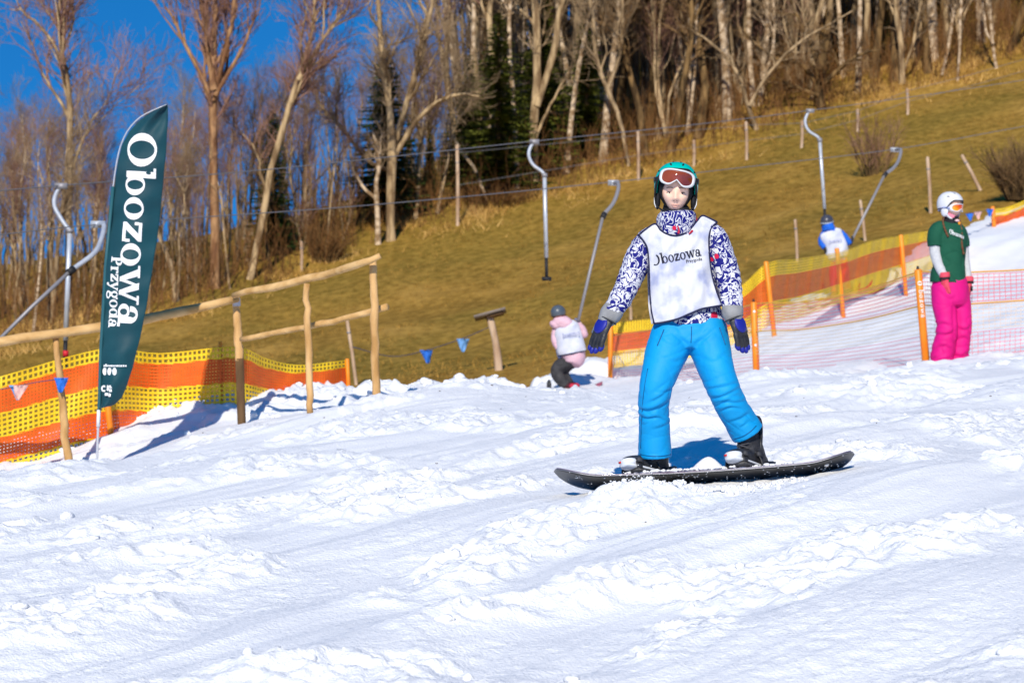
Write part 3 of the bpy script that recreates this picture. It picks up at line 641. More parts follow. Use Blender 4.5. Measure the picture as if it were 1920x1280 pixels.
def word(txt, m, n_sub=1):
    """m(s, t, lift) -> world point; every stroke lies a hair above the one before"""
    out = Word(); s = 0
    for ch in txt:
        polys, adv = GL[ch]; mb = MB()
        for k, p in enumerate(polys):
            if len(p) == 4 and k % 1 == 0:                     # a finer quad follows the cloth
                e = [p[0], p[1], p[2], p[3]]; q = np.array([[e[0] * (1 - a) * (1 - b) + e[1] * a * (1 - b) + e[2] * a * b + e[3] * (1 - a) * b for a in (0, .5, 1)] for b in (0, .5, 1)]).reshape(-1, 2)
                mb.put(np.array([m(s + c[0], c[1], .00015 * (k % 5)) for c in q]), grid_faces(3, 3))
            else: mb.put(np.array([m(s + c[0], c[1], .00015 * (k % 5)) for c in p]), np.arange(len(p))[None])
        out.append(mb); s += adv
    return out
def word_len(txt): return sum(GL[c][1] for c in txt)

# ================================================================ nets
def net_part(name, parent, mat_, S, s0, s1, t0, t1, ds, dt, ws, wt, off=0.0, smooth_n=None):
    """ribbons across the surface S(s,t) with s in metres along, t 0..1 (top..bottom)"""
    mb = MB(); ns = max(2, int((s1 - s0) / .12) + 1); ss = np.linspace(s0, s1, ns)
    for t in np.linspace(t0, t1, max(2, int(round((t1 - t0) / dt)) + 1)):
        A = np.array([S(s, max(0, t - wt / 2)) for s in ss]); B = np.array([S(s, min(1, t + wt / 2)) for s in ss]); A[:, 1] += off; B[:, 1] += off
        mb.put(np.stack([A, B], 1).reshape(-1, 3), grid_faces(ns, 2))
    tt = np.linspace(t0, t1, 4)
    for s in np.arange(s0, s1 + 1e-6, ds):
        A = np.array([S(max(s0, s - ws / 2), t) for t in tt]); B = np.array([S(min(s1, s + ws / 2), t) for t in tt]); A[:, 1] += off - .0015; B[:, 1] += off - .0015
        mb.put(np.stack([A, B], 1).reshape(-1, 3), grid_faces(4, 2))
    return mb.build(name, mat_, parent, False)
def surf(tops, bots):
    """rows (px, py, d): top and bottom edges -> S(s,t), length"""
    T = smooth_path(np.array([W(*p) for p in tops]), 90); B = smooth_path(np.array([W(*p) for p in bots]), 90)
    L = np.r_[0, np.cumsum(np.linalg.norm(np.diff((T + B) / 2, axis=0), axis=1))]
    def S(s, t):
        a = np.array([np.interp(s, L, T[:, c]) for c in range(3)]); b = np.array([np.interp(s, L, B[:, c]) for c in range(3)])
        p = a * (1 - t) + b * t
        p[1] += .025 * math.sin(s * 5.1 + t * 4) + .015 * math.sin(s * 13 + t * 7)
        return p
    return S, L[-1]
def nmat(n, c, c2=None): return mat(n, c, .55, c2, 9, spec=.3)
M_yel = nmat('yellow_netting', (.84, .52, .012), (.88, .60, .02)); M_ora = nmat('orange_netting', (.74, .10, .008), (.80, .13, .010))
M_pole = mat('orange_plastic', (.86, .20, .006), .45, (.80, .27, .01), 6, spec=.4)
M_pink = nmat('pink_netting', (.85, .12, .17)); M_pale = nmat('pale_netting', (.80, .60, .38)); M_cord = nmat('yellow_cord', (.85, .42, .06))
M_white = mat('white_print', (.85, .85, .85), .6)

def pole(parent, top, base, r, name='post', m=M_pole, k=12, sink=.25):
    t, b = np.array(top), np.array(base); d = nrm(b - t); b2 = b + d * sink
    P = np.array([t - d * .0, t + d * .012, (t + b2) / 2, b2]); o = add(name, *loft(P, np.array((.75, 1, 1, 1)) * r, k=k), m, parent); return o

# ---- left: orange and yellow netting behind the wooden rail
S, L = surf([(-150, 745, 21.5), (0, 706, 21.8), (190, 654, 22.3), (300, 662, 22.8), (440, 650, 22.6), (500, 672, 23.0), (560, 684, 23.4), (655, 674, 23.9)],
            [(-150, 915, 21.5), (0, 882, 21.8), (190, 836, 22.3), (300, 830, 22.8), (440, 822, 22.6), (500, 818, 23.0), (560, 806, 23.4), (655, 790, 23.9)])
nf = thing('net_fence', W(300, 830, 22.8), 'yellow and orange striped safety netting behind the wooden rail', 'net fence')
for t0, t1, m, nm in [(0, .12, M_yel, 'yellow_band'), (.13, .385, M_ora, 'orange_band'), (.395, .645, M_yel, 'yellow_band'), (.655, .90, M_ora, 'orange_band'), (.91, 1.0, M_yel, 'yellow_band')]:
    if m is M_yel: net_part(nm, nf, m, S, 0, L, t0, t1, .050, .052, .020, .024)
    else: net_part(nm, nf, m, S, 0, L, t0, t1, .034, .036, .022, .027)
pole(nf, W(413, 640, 22.7), W(416, 800, 22.7), .018); pole(nf, W(651, 672, 23.85), W(655, 756, 23.85), .022)
pole(nf, W(196, 700, 22.2), W(209, 824, 22.2), .030)

# ---- back fence on the lift side
S, L = surf([(1147, 606, 38), (1200, 600, 37.9), (1300, 588, 37.5), (1390, 535, 37.2), (1440, 493, 37.0), (1500, 485, 38.8), (1580, 471, 41.5), (1635, 452, 43.2), (1692, 441, 45), (1760, 430, 47.0), (1800, 424, 48)],
            [(1147, 690, 38), (1200, 684, 37.9), (1300, 670, 37.5), (1390, 640, 37.2), (1440, 612, 37.0), (1500, 596, 38.8), (1580, 566, 41.5), (1635, 548, 43.2), (1692, 527, 45), (1760, 500, 47.0), (1800, 488, 48)])
nf = thing('net_fence', W(1440, 632, 37), 'orange and yellow banded netting climbing past the rider in blue', 'net fence')
for t0, t1, m, nm in [(0, .22, M_yel, 'yellow_band'), (.24, .62, M_ora, 'orange_band'), (.64, 1.0, M_yel, 'yellow_band')]:
    if m is M_yel: net_part(nm, nf, m, S, 0, L, t0, t1, .042, .046, .0180, .0190)
    else: net_part(nm, nf, m, S, 0, L, t0, t1, .034, .036, .0135, .0145)
for (a, b, d) in [((1436, 490), (1452, 632), 36.9), ((1569, 465), (1581, 590), 41.4), ((1689, 440), (1699, 555), 44.9), ((1145, 608), (1144, 730), 37.9)]:
    pole(nf, W(*a, d), W(*b, d), .040 if d > 38 else .038)
# ---- far right piece
S, L = surf([(1862, 392, 50.5), (1890, 388, 51), (1925, 374, 51.5), (2000, 345, 53)], [(1862, 447, 50.5), (1890, 443, 51), (1925, 430, 51.5), (2000, 400, 53)])
nf = thing('net_fence', W(1862, 440, 50.5), 'short run of orange and yellow netting at the frame edge above the snow ramp', 'net fence')
for t0, t1, m, nm in [(0, .24, M_yel, 'yellow_band'), (.26, .66, M_ora, 'orange_band'), (.68, 1.0, M_yel, 'yellow_band')]:
    net_part(nm, nf, m, S, 0, L, t0, t1, .07 if m is M_yel else .05, .1 if m is M_yel else .07, .04, .06)
pole(nf, W(1861, 387, 50.4), W(1865, 440, 50.4), .045)
# ---- pink net in front
S, L = surf([(1150, 628, 37.6), (1290, 605, 33.4), (1412, 570, 30), (1500, 566, 28.6), (1620, 543, 26.8), (1722, 509, 25.0), (1760, 512, 24.6), (1850, 508, 24.2), (1930, 504, 23.8), (2050, 490, 23.2)],
            [(1150, 729, 37.6), (1290, 725, 33.4), (1412, 717, 30), (1500, 712, 28.6), (1620, 702, 26.8), (1735, 690, 25.0), (1760, 686, 24.6), (1850, 676, 24.2), (1930, 667, 23.8), (2050, 650, 23.2)])
nf = thing('net_fence', W(1735, 687, 25), 'see-through pink and white netting on orange poles beside the piste', 'net fence')
net_part('pink_band', nf, M_pink, S, 0, L, .03, .33, .066, .042, .0062, .0072)
net_part('pale_band', nf, M_pale, S, 0, L, .38, .64, .066, .042, .0042, .0054)
net_part('pink_band', nf, M_pink, S, 0, L, .67, .98, .066, .042, .0046, .0054)
for t in (.005, .355, .995):
    sN = np.linspace(0, L, 70); add('cord', *loft(np.array([S(s, t) for s in sN]), .009, k=6), M_cord, nf)
for (a, b, d, marks) in [((1413, 566), (1419, 716), 29.9, 1), ((1721, 505), (1737, 688), 24.9, 2), ((2040, 470), (2050, 650), 23.1, 0)]:
    p = pole(nf, W(*a, d), W(*b, d), .040 if marks == 2 else .042)
    A, B = W(*a, d), W(*b, d); ax = nrm(B - A)
    add('cap', *loft(np.array([A - ax * .035, A - ax * .01, A + ax * .001]), (.012, .014, .020), k=8), mat('black_cap', (.02, .02, .02), .6), p)
    def mk(s, t, lift, c, h): q = A + (B - A) * c + ax * (t * h) ; return q + np.array(((s - .5) * h, -.044 - lift, 0))
    if marks == 1:
        for c in (.12, .54): add('mark', *MB().put(*ellipsoid(A + (B - A) * c + np.array((0, -.041, 0)), (.016, .006, .016), nu=10, nv=6)).arrays(), M_white, p)
    if marks == 2:
        for i, (ch, c) in enumerate([('o', .12), ('b', .21), ('o', .26), ('z', .31), ('o', .355), ('w', .40), ('a', .46)]):
            h = .046 if i == 0 else .034; mb = MB()
            for q in GL[ch][0]: mb.put(np.array([A + (B - A) * c + ax * (u * h) + np.array(((v - .5) * h, -.0425 - .0003 * i, 0)) for u, v in q]), np.arange(len(q))[None])
            mb.build('letter', M_white, p, False)

# ================================================================ wooden rail
def wood(name, a, b): return mat(name, a, .8, b, 9, bump=.5, bscale=14, spec=.15, stretch=(1.2, 1.2, .35), bdist=.01)
M_wood = wood('peeled_wood', (.42, .225, .075), (.70, .43, .185)); M_woodr = mat('peeled_rail', (.50, .285, .10), .8, (.72, .46, .20), 9, bump=.4, bscale=14, spec=.15, stretch=(.35, 1.2, 1.2))
M_woodd = wood('dark_brown_wood', (.10, .055, .025), (.19, .11, .05)); M_tin = mat('tin', (.42, .44, .5), .45, metal=.6)
rail = thing('wooden_rail', W(452, 790, 21.5), 'peeled timber railing of posts and poles beside the feather banner', 'railing')
def logp(parent, name, pts, m, k=12, wob=.004, seed=0):
    r = np.random.default_rng(seed); Q = smooth_path(pts, 14); Q[:, :3] += r.normal(0, wob, (14, 3)); Q[:, 3] *= 1 + r.normal(0, .05, 14); 
    ref = (1, 0, 0) if abs(Q[-1, 2] - Q[0, 2]) > abs(Q[-1, 0] - Q[0, 0]) else (0, 0, 1)
    return add(name, *loft(Q[:, :3], Q[:, 3], k=k, ref=ref), m, parent)
def row(*p): return np.array([[*W(a, b, d), r] for a, b, d, r in p])
logp(rail, 'post', row((104, 632, 20.8, .026), (116, 740, 20.8, .032), (124, 830, 20.8, .036), (131, 900, 20.8, .034)), M_wood, seed=1)
p = logp(rail, 'post', row((443, 566, 21.5, .030), (446, 620, 21.5, .037), (449, 678, 21.5, .037)), M_wood, seed=2)
add('tin_cap', *loft(np.array([W(442, 551, 21.5), W(443, 560, 21.5), W(443.5, 574, 21.5)]), (.015, .034, .036), k=10), M_tin, p)
add('dark_foot', *loft(np.array([W(449, 672, 21.5), W(451, 730, 21.5), W(454, 815, 21.5)]), (.0375, .038, .038), k=12), M_woodd, p)  # lower half of this post is a darker brown than its top
logp(rail, 'post', row((574, 532, 20.6, .026), (576, 600, 20.6, .028), (580, 700, 20.6, .030), (583, 775, 20.6, .028)), M_wood, seed=3)
logp(rail, 'post', row((699, 488, 20.2, .032), (701, 560, 20.2, .033), (703, 660, 20.2, .034), (706, 765, 20.2, .036)), M_wood, seed=4)
logp(rail, 'rail', row((-160, 668, 20.4, .042), (0, 640, 20.6, .042), (190, 612, 20.9, .042), (330, 586, 21.15, .042), (447, 560, 21.4, .034)), M_woodr, seed=5)
logp(rail, 'rail', row((437, 552, 21.3, .026), (520, 536, 20.9, .033), (620, 512, 20.5, .033), (680, 493, 20.1, .030), (713, 481, 20.05, .026)), M_woodr, seed=6)
logp(rail, 'rail', row((452, 636, 21.4, .024), (540, 619, 21, .025), (640, 598, 20.6, .026), (726, 575, 20.3, .028)), M_woodr, seed=7)
def bunting(label, pts, flags, size, col):
    o = thing('bunting', W(*pts[0]), label, 'bunting')
    P = smooth_path(np.array([W(*p) for p in pts]), 24); add('string', *loft(P, .004 * size, k=5), mat('string', (.05, .06, .12), .8), o)
    for i, (px, py, d, c) in enumerate(flags):
        c0 = W(px, py, d); s = .085 * size; n = 5
        G = np.zeros((n, n, 3))
        for a in range(n):
            for b in range(n):
                u = (a / (n - 1) - .5) * s * 1.5 * (1 - .8 * b / (n - 1)); w = -b / (n - 1) * s * 1.5
                G[a, b] = c0 + np.array((u + .25 * s * b / (n - 1) * math.sin(i * 2.1 + 1), .3 * s * math.sin(a * 1.4 + b + i), w))
        add('pennant', *sheet(G, .002, (0, 1, 0)), mat('pennant_cloth', col[c], .7, spec=.2), o)
BC = [(.03, .16, .62), (.16, .36, .68), (.75, .45, .40)]
bunting('dark string with blue pennants tied to the first rail post', [(-40, 735, 20.7), (20, 726, 20.7), (70, 716, 20.7), (117, 710, 20.75)], [(30, 722, 20.7, 1), (114, 708, 20.7, 0), (38, 722, 20.68, 2)], 1.0, BC)
bunting('string with blue pennants low on the meadow before the tilted board', [(660, 650, 43), (735, 668, 43.5), (800, 656, 44), (868, 634, 44.5), (920, 612, 45)], [(799, 656, 44, 0), (868, 635, 44.4, 1)], 1.9, BC)
bunting('string with blue pennants tied to the far netting pole', [(1800, 402, 48.5), (1830, 398, 49.3), (1862, 392, 50.3)], [(1818, 400, 48.9, 0), (1834, 397, 49.4, 2), (1857, 392, 50.2, 0)], 1.25, BC)

# ================================================================ feather banner
FD = 20.0
fl = thing('feather_banner', W(181, 884, FD), 'tall dark teal feather banner with white lettering standing in the snow', 'banner')
def teal_cloth():
    m = mat('teal_cloth', (.002, .040, .056), .6, (.003, .055, .072), 3, bump=.15, bscale=30, spec=.25, sheen=.1); return m
M_teal = teal_cloth()
vv = np.array([(765, 185, 190), (760, 186, 213), (745, 187, 228), (720, 188, 239), (690, 189, 249), (640, 192, 262), (580, 195, 274), (500, 200, 287), (430, 206, 297), (360, 213, 305), (300, 222, 311), (270, 230, 313), (245, 243, 314), (225, 262, 315), (210, 284, 315), (200, 305, 315.5), (197, 313, 315.5)], dtype=float)
fy = np.linspace(765, 197, 150); lx = np.interp(fy, vv[::-1, 0], vv[::-1, 1]); rx = np.interp(fy, vv[::-1, 0], vv[::-1, 2])
def flag_dy(px, py):
    u = (px - np.interp(py, vv[::-1, 0], vv[::-1, 1])) / max(6, np.interp(py, vv[::-1, 0], vv[::-1, 2]) - np.interp(py, vv[::-1, 0], vv[::-1, 1]))
    top = max(0, (330 - py) / 130.0)
    return .05 * math.sin(u * 3.0) * -1 + .012 * math.sin(u * 5 + py * .02) + .008 * math.sin(py * .11 + u * 2) + .016 * top * math.sin(u * 11 + py * .03) + .01 * math.sin(py * .035)
G = np.zeros((150, 33, 3))
for i in range(150):
    for j in range(33):
        px = lx[i] + (rx[i] - lx[i]) * j / 32; G[i, j] = W(px, fy[i], FD, flag_dy(px, fy[i]))
cloth = add('flag', *sheet(G, .0025, (0, 1, 0)), M_teal, fl)
Pp = np.array([W(*p, FD) for p in [(180, 905), (181, 884), (183, 820), (186, 765), (190, 640), (198, 500), (212, 350), (228, 268), (260, 222), (312, 196)]]); Pp = smooth_path(Pp, 40); Pp[:, 1] += .004
add('pole', *loft(Pp, np.linspace(.012, .004, 40), k=8), mat('fibreglass_pole', (.55, .55, .57), .35, metal=.3), fl)
add('pole_sleeve', *loft(np.array([W(184.5, 795, FD), W(186, 764, FD), W(189, 660, FD), W(198, 500, FD), W(212, 350, FD)]), .015, k=8), mat('white_sleeve', (.02, .10, .12), .5), fl)
add('ferrule', *loft(np.array([W(184, 800, FD), W(185.5, 768, FD)]), .016, k=10), mat('ferrule_white', (.75, .75, .76), .4), fl)
def flag_map(x0, y0, x1, y1, total, size):
    d = np.array((x1 - x0, y1 - y0)); d = d / np.linalg.norm(d); up = np.array((d[1], -d[0])); k = np.linalg.norm((x1 - x0, y1 - y0)) / total
    def m(s, t, lift):
        p = np.array((x0, y0)) + d * s * k + up * t * size; return W(p[0], p[1], FD, flag_dy(p[0], p[1]) - .007 - lift)
    return m
word('Obozowa', flag_map(243, 249, 221, 613, word_len('Obozowa'), 36), 1).build('lettering', M_white, cloth, False)
word('Przygoda', flag_map(211, 481, 204, 614, word_len('Przygoda'), 14.5), 1).build('lettering', M_white, cloth, False)
rs = random.Random(4); x = 195
def fmark(pts, c, lift=.008): add('print_mark', np.array([W(a, b, FD, flag_dy(*c) - lift) for a, b in pts]), np.arange(len(pts))[None], M_white, cloth, False)
while x < 240:
    w_ = rs.uniform(2, 3.5); h_ = rs.choice((3, 3, 3, 5)); fmark([(x, 687), (x + w_, 687), (x + w_, 687 - h_), (x, 687 - h_)], (x, 687)); x += w_ + 1.1
for cx in (197, 207, 217): fmark([(cx + 4 * math.cos(a), 696 + 7 * math.sin(a)) for a in np.linspace(0, 6.28, 15)[:-1]], (cx, 696))
mb = MB()
for q in g_ring(196, 728, 5, 6, 2.4, 3.2): mb.put(np.array([W(a, b, FD, flag_dy(196, 728) - .008) for a, b in q]), np.arange(4)[None])
mb.build('print_mark', M_white, cloth, False)
for (x0, y0, x1, y1) in [(203, 722, 206, 732), (207, 722, 212, 727), (207, 729, 212, 734), (199, 736, 205, 741), (206, 737, 210, 743)]: fmark([(x0, y0), (x1, y0), (x1, y1), (x0, y1)], (206, 728))

# ================================================================ drag lift
M_steel = mat('galvanised_steel', (.62, .64, .66), .4, (.5, .52, .55), 12, metal=.35, spec=.5); M_steel_d = mat('dull_steel', (.30, .285, .29), .5, metal=.3)
M_rub = mat('black_rubber', (.018, .018, .02), .6); M_cable = mat('cable', (.17, .165, .17), .6)
def track(px):                                             # depth of the lift line under a pixel column
    a = (px - 960) / F; t = (a * 35 - .73) / (4.87 - 7 * a); return 35 + 7 * t
def cable(label, pts, dd):
    P = smooth_path(np.array([W(a, b, track(a) + dd) for a, b in pts]), 60); V, f = loft(P, .0065, k=6, ref=(0, 0, 1)); o = add('haul_cable', V, f, M_cable); return tag(o, label, 'cable')
cable('upper return cable of the drag lift carrying the empty bars', [(-150, 372), (110, 348), (500, 318), (1000, 265), (1300, 234), (1520, 207), (1750, 176), (2000, 138)], 1.2)
cable('lower hauling cable of the drag lift pulling the riders', [(-150, 455), (0, 440), (195, 420), (700, 384), (1160, 340), (1400, 313), (1690, 278), (1920, 237), (2050, 216)], 0)
def ret_bar(label, hook, joint, end, dd=1.2, col=M_steel):
    d = track(hook[0]) + dd; s = d / F * (1)
    o = thing('lift_bar', W(*end, d), label, 'lift bar', 'bars of the drag lift'); k = d / 35.0; px = lambda a, b: W(a, b, d)
    H = np.array(hook); J = np.array(joint, dtype=float); h = J[1] - H[1]
    pts = [H + (8 * 35 / d, 0), H, H + (-.12 * h, .22 * h), H + (-.13 * h, .45 * h), H + (.0 * h, .70 * h), (J + H * 0 + (-.10 * h, -.12 * h)), J]
    add('spring_arm', *loft(smooth_path(np.array([px(*p) for p in pts]), 30), .026 * 1.0, k=8), col, o)
    add('clamp', *box(px(*(H + (2, -1))), .14, .06, .07), M_steel_d, o)
    E = np.array(end, dtype=float); Mi = J + (E - J) * .80
    add('rod', *loft(np.array([px(*J), px(*Mi)]), .030, k=10), M_steel, o); add('collar', *loft(np.array([px(*(J - (0, 3))), px(*(J + (0, 4)))]), .042, k=10), M_steel_d, o)
    add('handle', *loft(np.array([px(*Mi), px(*E)]), .024, k=8), M_rub, o)
    add('cross_bar', *loft(np.array([px(E[0] - 9 * 35 / d, E[1] + 1), px(E[0], E[1]), px(E[0] + 9 * 35 / d, E[1] + 1)]), .03, k=8, ref=(0, 0, 1)), M_rub, o)
    return o, px
ret_bar('empty lift bar hanging over the meadow beside the snowboarder', (1000, 267), (1021, 328), (1025, 522))
ret_bar('empty lift bar hanging above the head of the rider in blue', (1517, 209), (1537, 262), (1548, 424))
o, px = ret_bar('empty lift bar hanging left of the feather banner with red ring', (113, 350), (131, 432), (121, 690))
add('red_ring', *loft(np.array([px(123.3, 657), px(123, 668)]), .034, k=10), mat('red_tape', (.6, .02, .03), .5), o)
def pull_bar(label, pts, r=.026, dd=0, d_end=None):
    d0 = track(pts[0][0]) + dd; d1 = d_end or d0; n = len(pts)
    o = thing('lift_bar', W(*pts[-1], d1), label, 'lift bar', 'bars of the drag lift')
    P = np.array([W(p[0], p[1], d0 + (d1 - d0) * i / (n - 1)) for i, p in enumerate(pts)])
    add('spring_arm', *loft(smooth_path(P[:5], 24), r * 1.1, k=8), M_steel_d if pts[0][0] > 400 else M_steel, o)
    add('clamp', *box(P[0], .16, .07, .08), M_steel, o)
    add('collar', *loft(np.array([P[4] + (P[3] - P[4]) * .15, P[4] + (P[5] - P[4]) * .06]), r * 1.6, k=8), M_rub, o)
    add('rod', *loft(P[4:], r * .85, k=8), M_steel_d, o); return o
pull_bar('taut lift bar dragging the child in pink', [(1150, 343), (1159, 344), (1158, 360), (1149, 382), (1131, 403), (1108, 500), (1084, 602)], d_end=35.1)
pull_bar('taut lift bar dragging the rider in blue', [(1678, 281), (1689, 281), (1685, 300), (1676, 314), (1659, 327), (1630, 385), (1596, 452)], d_end=42.4)
pull_bar('taut pale lift bar slanting out of the frame past the banner', [(184, 421), (195, 422), (190, 448), (176, 475), (132, 508), (60, 575), (-30, 665)], dd=0, d_end=26)

# ================================================================ posts on the meadow
M_stake = mat('weathered_stake', (.38, .24, .145), .9, (.60, .44, .30), 6, bump=.4, bscale=20, spec=.1, stretch=(1, 1, .3))
def stake(label, top, base, wpx=7, group='stakes on the meadow'):
    b = on_hill(*base); d = b[1]; t = W(top[0], top[1], d); r = wpx * .5 * d / F; ax = nrm(t - b); o = thing('wooden_stake', b, label, 'stake', group)
    add('shaft', *loft(np.array([b - ax * .3, b, (b + t) / 2 + np.array((r * .3, 0, 0)), t - ax * .02, t]), np.array((1.05, 1, .95, .92, .6)) * r, k=8), M_stake, o)
    add('wire_ring', *loft(np.array([b + (t - b) * .78 - ax * .015, b + (t - b) * .78 + ax * .015]), r * 1.08, k=8), M_steel_d, o)
for a in [('slim stake before the straw bank', (857, 272), (858, 424), 7), ('stake on the meadow edge left of the green helmet', (1196, 245), (1197, 338), 6), ('stake behind the green helmet on the meadow edge', (1301, 262), (1301, 312), 6), ('pale stake under the twin birch trunks', (1399, 228), (1400, 300), 6),
          ('short stake just left of the hook of the return bar', (1504, 226), (1503, 278), 6), ('stake on the meadow edge right of the gnarled tree', (1608, 204), (1608, 247), 6), ('stake with white insulator by the reddish brush', (1701, 166), (1702, 216), 6),
          ('upright stake high on the meadow left of the white helmet', (1739, 294), (1745, 400), 7), ('leaning stake above the white helmet', (1803, 290), (1838, 358), 7), ('stake behind the banded netting left of the rider in blue', (1491, 411), (1495, 492), 6),
          ('stake crossed by the bar of the rider in blue', (1613, 375), (1622, 452), 6), ('short stake at the foot of the leaning bare tree', (565, 452), (565, 512), 6), ('dark leaning stake between the rail posts', (650, 596), (668, 722), 7), ('thin stake just behind the snowboarder raised arm', (1181, 566), (1183, 600), 6)]:
    stake(a[0], a[1], a[2], a[3])
# strand wire along the upper stakes
for lab, f_, in [('upper strand of the wire fence along the wood', .9), ('lower strand of the wire fence along the wood', .5)]:
    pts = []
    for tp, bs in [((857, 272), (858, 424)), ((1196, 245), (1197, 338)), ((1399, 228), (1400, 300)), ((1504, 226), (1503, 278)), ((1608, 204), (1608, 247)), ((1701, 166), (1702, 216)), ((1810, 138), (1812, 190)), ((1960, 95), (1962, 150))]:
        b = on_hill(*bs); pts.append(b + (W(tp[0], tp[1], b[1]) - b) * f_ + np.array((0, -.03, 0)))
    tag(add('fence_wire', *loft(np.array(pts), .008, k=5, ref=(0, 0, 1)), M_cable), lab, 'wire')

# ---- tilted board on a forked post
b = on_hill(937, 694); d = b[1]; sg = thing('board_on_post', b, 'tilted weathered board nailed on a crooked post on the meadow', 'board')
Q = smooth_path(np.array([np.r_[b - (0, 0, .3), .075], np.r_[W(934, 680, d), .075], np.r_[W(929, 640, d), .06], np.r_[W(921, 605, d), .065], np.r_[W(917, 588, d), .06]]), 14)
add('post', *loft(Q[:, :3], Q[:, 3], k=9), M_stake, sg); add('brace', *loft(np.array([W(926, 618, d, .02), W(912, 590, d, .02)]), .045, k=7), M_woodd, sg)
c = W(919, 589, d); R = roty(rad(-15)) @ rotx(rad(-9)); add('board', *box(c, .56, .44, .035, R), mat('weathered_board', (.16, .125, .10), .8, (.34, .29, .26), 7, spec=.2, stretch=(.3, 1, 1)), sg)
add('batten', *box(c + R @ np.array((.10, -.05, -.045)), .26, .2, .05, R), M_woodd, sg)

# ================================================================ people: shared builders
def head_pts(n):
    n = nrm(n); e = 2.45; ax = np.array((.078, .097, .117)); p = n / ((np.abs(n / ax) ** e).sum(1) ** (1 / e))[:, None]
    x, y, z = p.T.copy(); fz = sstep(-.015, -.115, z); x = x * (1 - .36 * fz); y = np.where(y > 0, y * (1 - .5 * fz), y * (1 - .06 * fz))
    f = sstep(.0, -.055, y); ax_ = np.abs(x); E = lambda a, b: np.exp(-(a ** 2) - (b ** 2))
    y = y - f * .024 * np.exp(-(x / .0115) ** 2) * (np.exp(-((z + .052) / .011) ** 2) + .5 * np.exp(-((z + .032) / .017) ** 2))
    y = y - f * .010 * E((ax_ - .0115) / .007, (z + .056) / .008)
    y = y + f * .012 * E((ax_ - .031) / .016, (z + .023) / .011)
    y = y - f * .006 * E((ax_ - .029) / .022, (z + .002) / .008) - f * .006 * E((ax_ - .037) / .018, (z + .050) / .02)
    y = y - f * .006 * E(x / .021, (z + .079) / .006) - f * .007 * E(x / .018, (z + .091) / .006) + f * .006 * E(x / .023, (z + .0850) / .0024)
    y = y - f * .007 * E(x / .022, (z + .110) / .013)
    return np.stack([x, y, z], 1)
def polar(n_th, n_a, th0, th1, beta=0.0):
    a = np.linspace(0, 2 * np.pi, n_a, endpoint=False); t = np.linspace(0, 1, n_th)[:, None]
    th = th0(a)[None] * (1 - t) + th1 * t
    A = np.array((0, -math.cos(beta), -math.sin(beta))); U = np.array((0, -math.sin(beta), math.cos(beta))); X = np.array((1., 0, 0))
    return (np.cos(th)[..., None] * A + np.sin(th)[..., None] * (np.cos(a)[None, :, None] * X + np.sin(a)[None, :, None] * U)).reshape(-1, 3)
_face_cloud = head_pts(polar(90, 120, lambda a: 0 * a + .01, 1.7))
def face_y(x, z): 
    d = (_face_cloud[:, 0] - x) ** 2 + (_face_cloud[:, 2] - z) ** 2; return _face_cloud[np.argmin(d), 1]
class Fr:
    """a local frame: origin, rotation, scale"""
    def __init__(s, o, R, k=1.0): s.o = np.asarray(o, dtype=float); s.R = np.asarray(R); s.k = k
    def __call__(s, V): return s.o + s.k * (np.atleast_2d(V) @ s.R.T)
def head_shape(fr): return fr(head_pts(polar(60, 72, lambda a: 0 * a + 1e-3, math.pi - 1e-3))), [grid_faces(60, 72, True)]

SKIN = mat('skin', (.82, .51, .375), .5, (.85, .54, .41), 30, spec=.35); M_black = mat('black_fabric', (.012, .012, .014), .75, (.022, .022, .026), 40, bump=.2, bscale=200, spec=.2)
M_eye = mat('eye', (.55, .52, .5), .3); M_iris = mat('iris', (.03, .025, .02), .2); M_lip = mat('lips', (.64, .34, .27), .5); M_brow_nostril = mat('brow_hair_nostril_shade', (.14, .07, .04), .8)
def face_bits(fr, body):
    for sx in (-1, 1):
        x, z = sx * .031, -.023; y = face_y(x, z)
        e = add('eye', fr(ellipsoid((x, y + .0025, z), (.0120, .0055, .0042), nu=14, nv=9)[0]), ellipsoid((0, 0, 0), (1, 1, 1), nu=14, nv=9)[1], M_eye, body)
        V, f = ellipsoid((x + .001, y - .0025, z - .0003), (.0043, .0015, .0041), nu=10, nv=6); add('iris', fr(V), f, M_iris, body)
        P = np.array([(x + sx * u * .0145 , y - .004 + .25 * abs(u) * .012, z + .0036 - .0040 * u * u) for u in np.linspace(-1, 1, 7)]); V, f = loft(P, .0013, .0020, k=6, ref=(0, 0, 1)); add('eyelid', fr(V), f, M_brow_nostril, body)
        P = np.array([(sx * (.031 + u * .016), face_y(sx * (.031 + u * .016), .0) - .0004, -.0005 + .003 * (1 - (u + .1) ** 2)) for u in np.linspace(-1, 1, 7)]); V, f = loft(P, .0015, .0010, k=6, ref=(0, 0, 1)); add('eyebrow', fr(V), f, M_brow_nostril, body)
    for sx in (-1, 1):
        y = face_y(sx * .007, -.0625); V, f = ellipsoid((sx * .0072, y - .0005, -.0625), (.0034, .0016, .0018), nu=8, nv=6); add('nostril_shade', fr(V), f, M_brow_nostril, body)  # small dark ellipsoids stand in for the shade inside the nostrils
    for zc, rr in ((-.0800, .0030), (-.0905, .0038)):
        P = np.array([(u * .019, face_y(u * .019, zc) + .0010 + .002 * u * u, zc - (.0022 * u * u if zc > -.085 else -.0050 * u * u)) for u in np.linspace(-1, 1, 9)]); V, f = loft(P, rr * np.array((.3, .7, .9, 1, 1, 1, .9, .7, .3)), .0022, k=7, ref=(0, 0, 1)); add('lip', fr(V), f, M_lip, body)

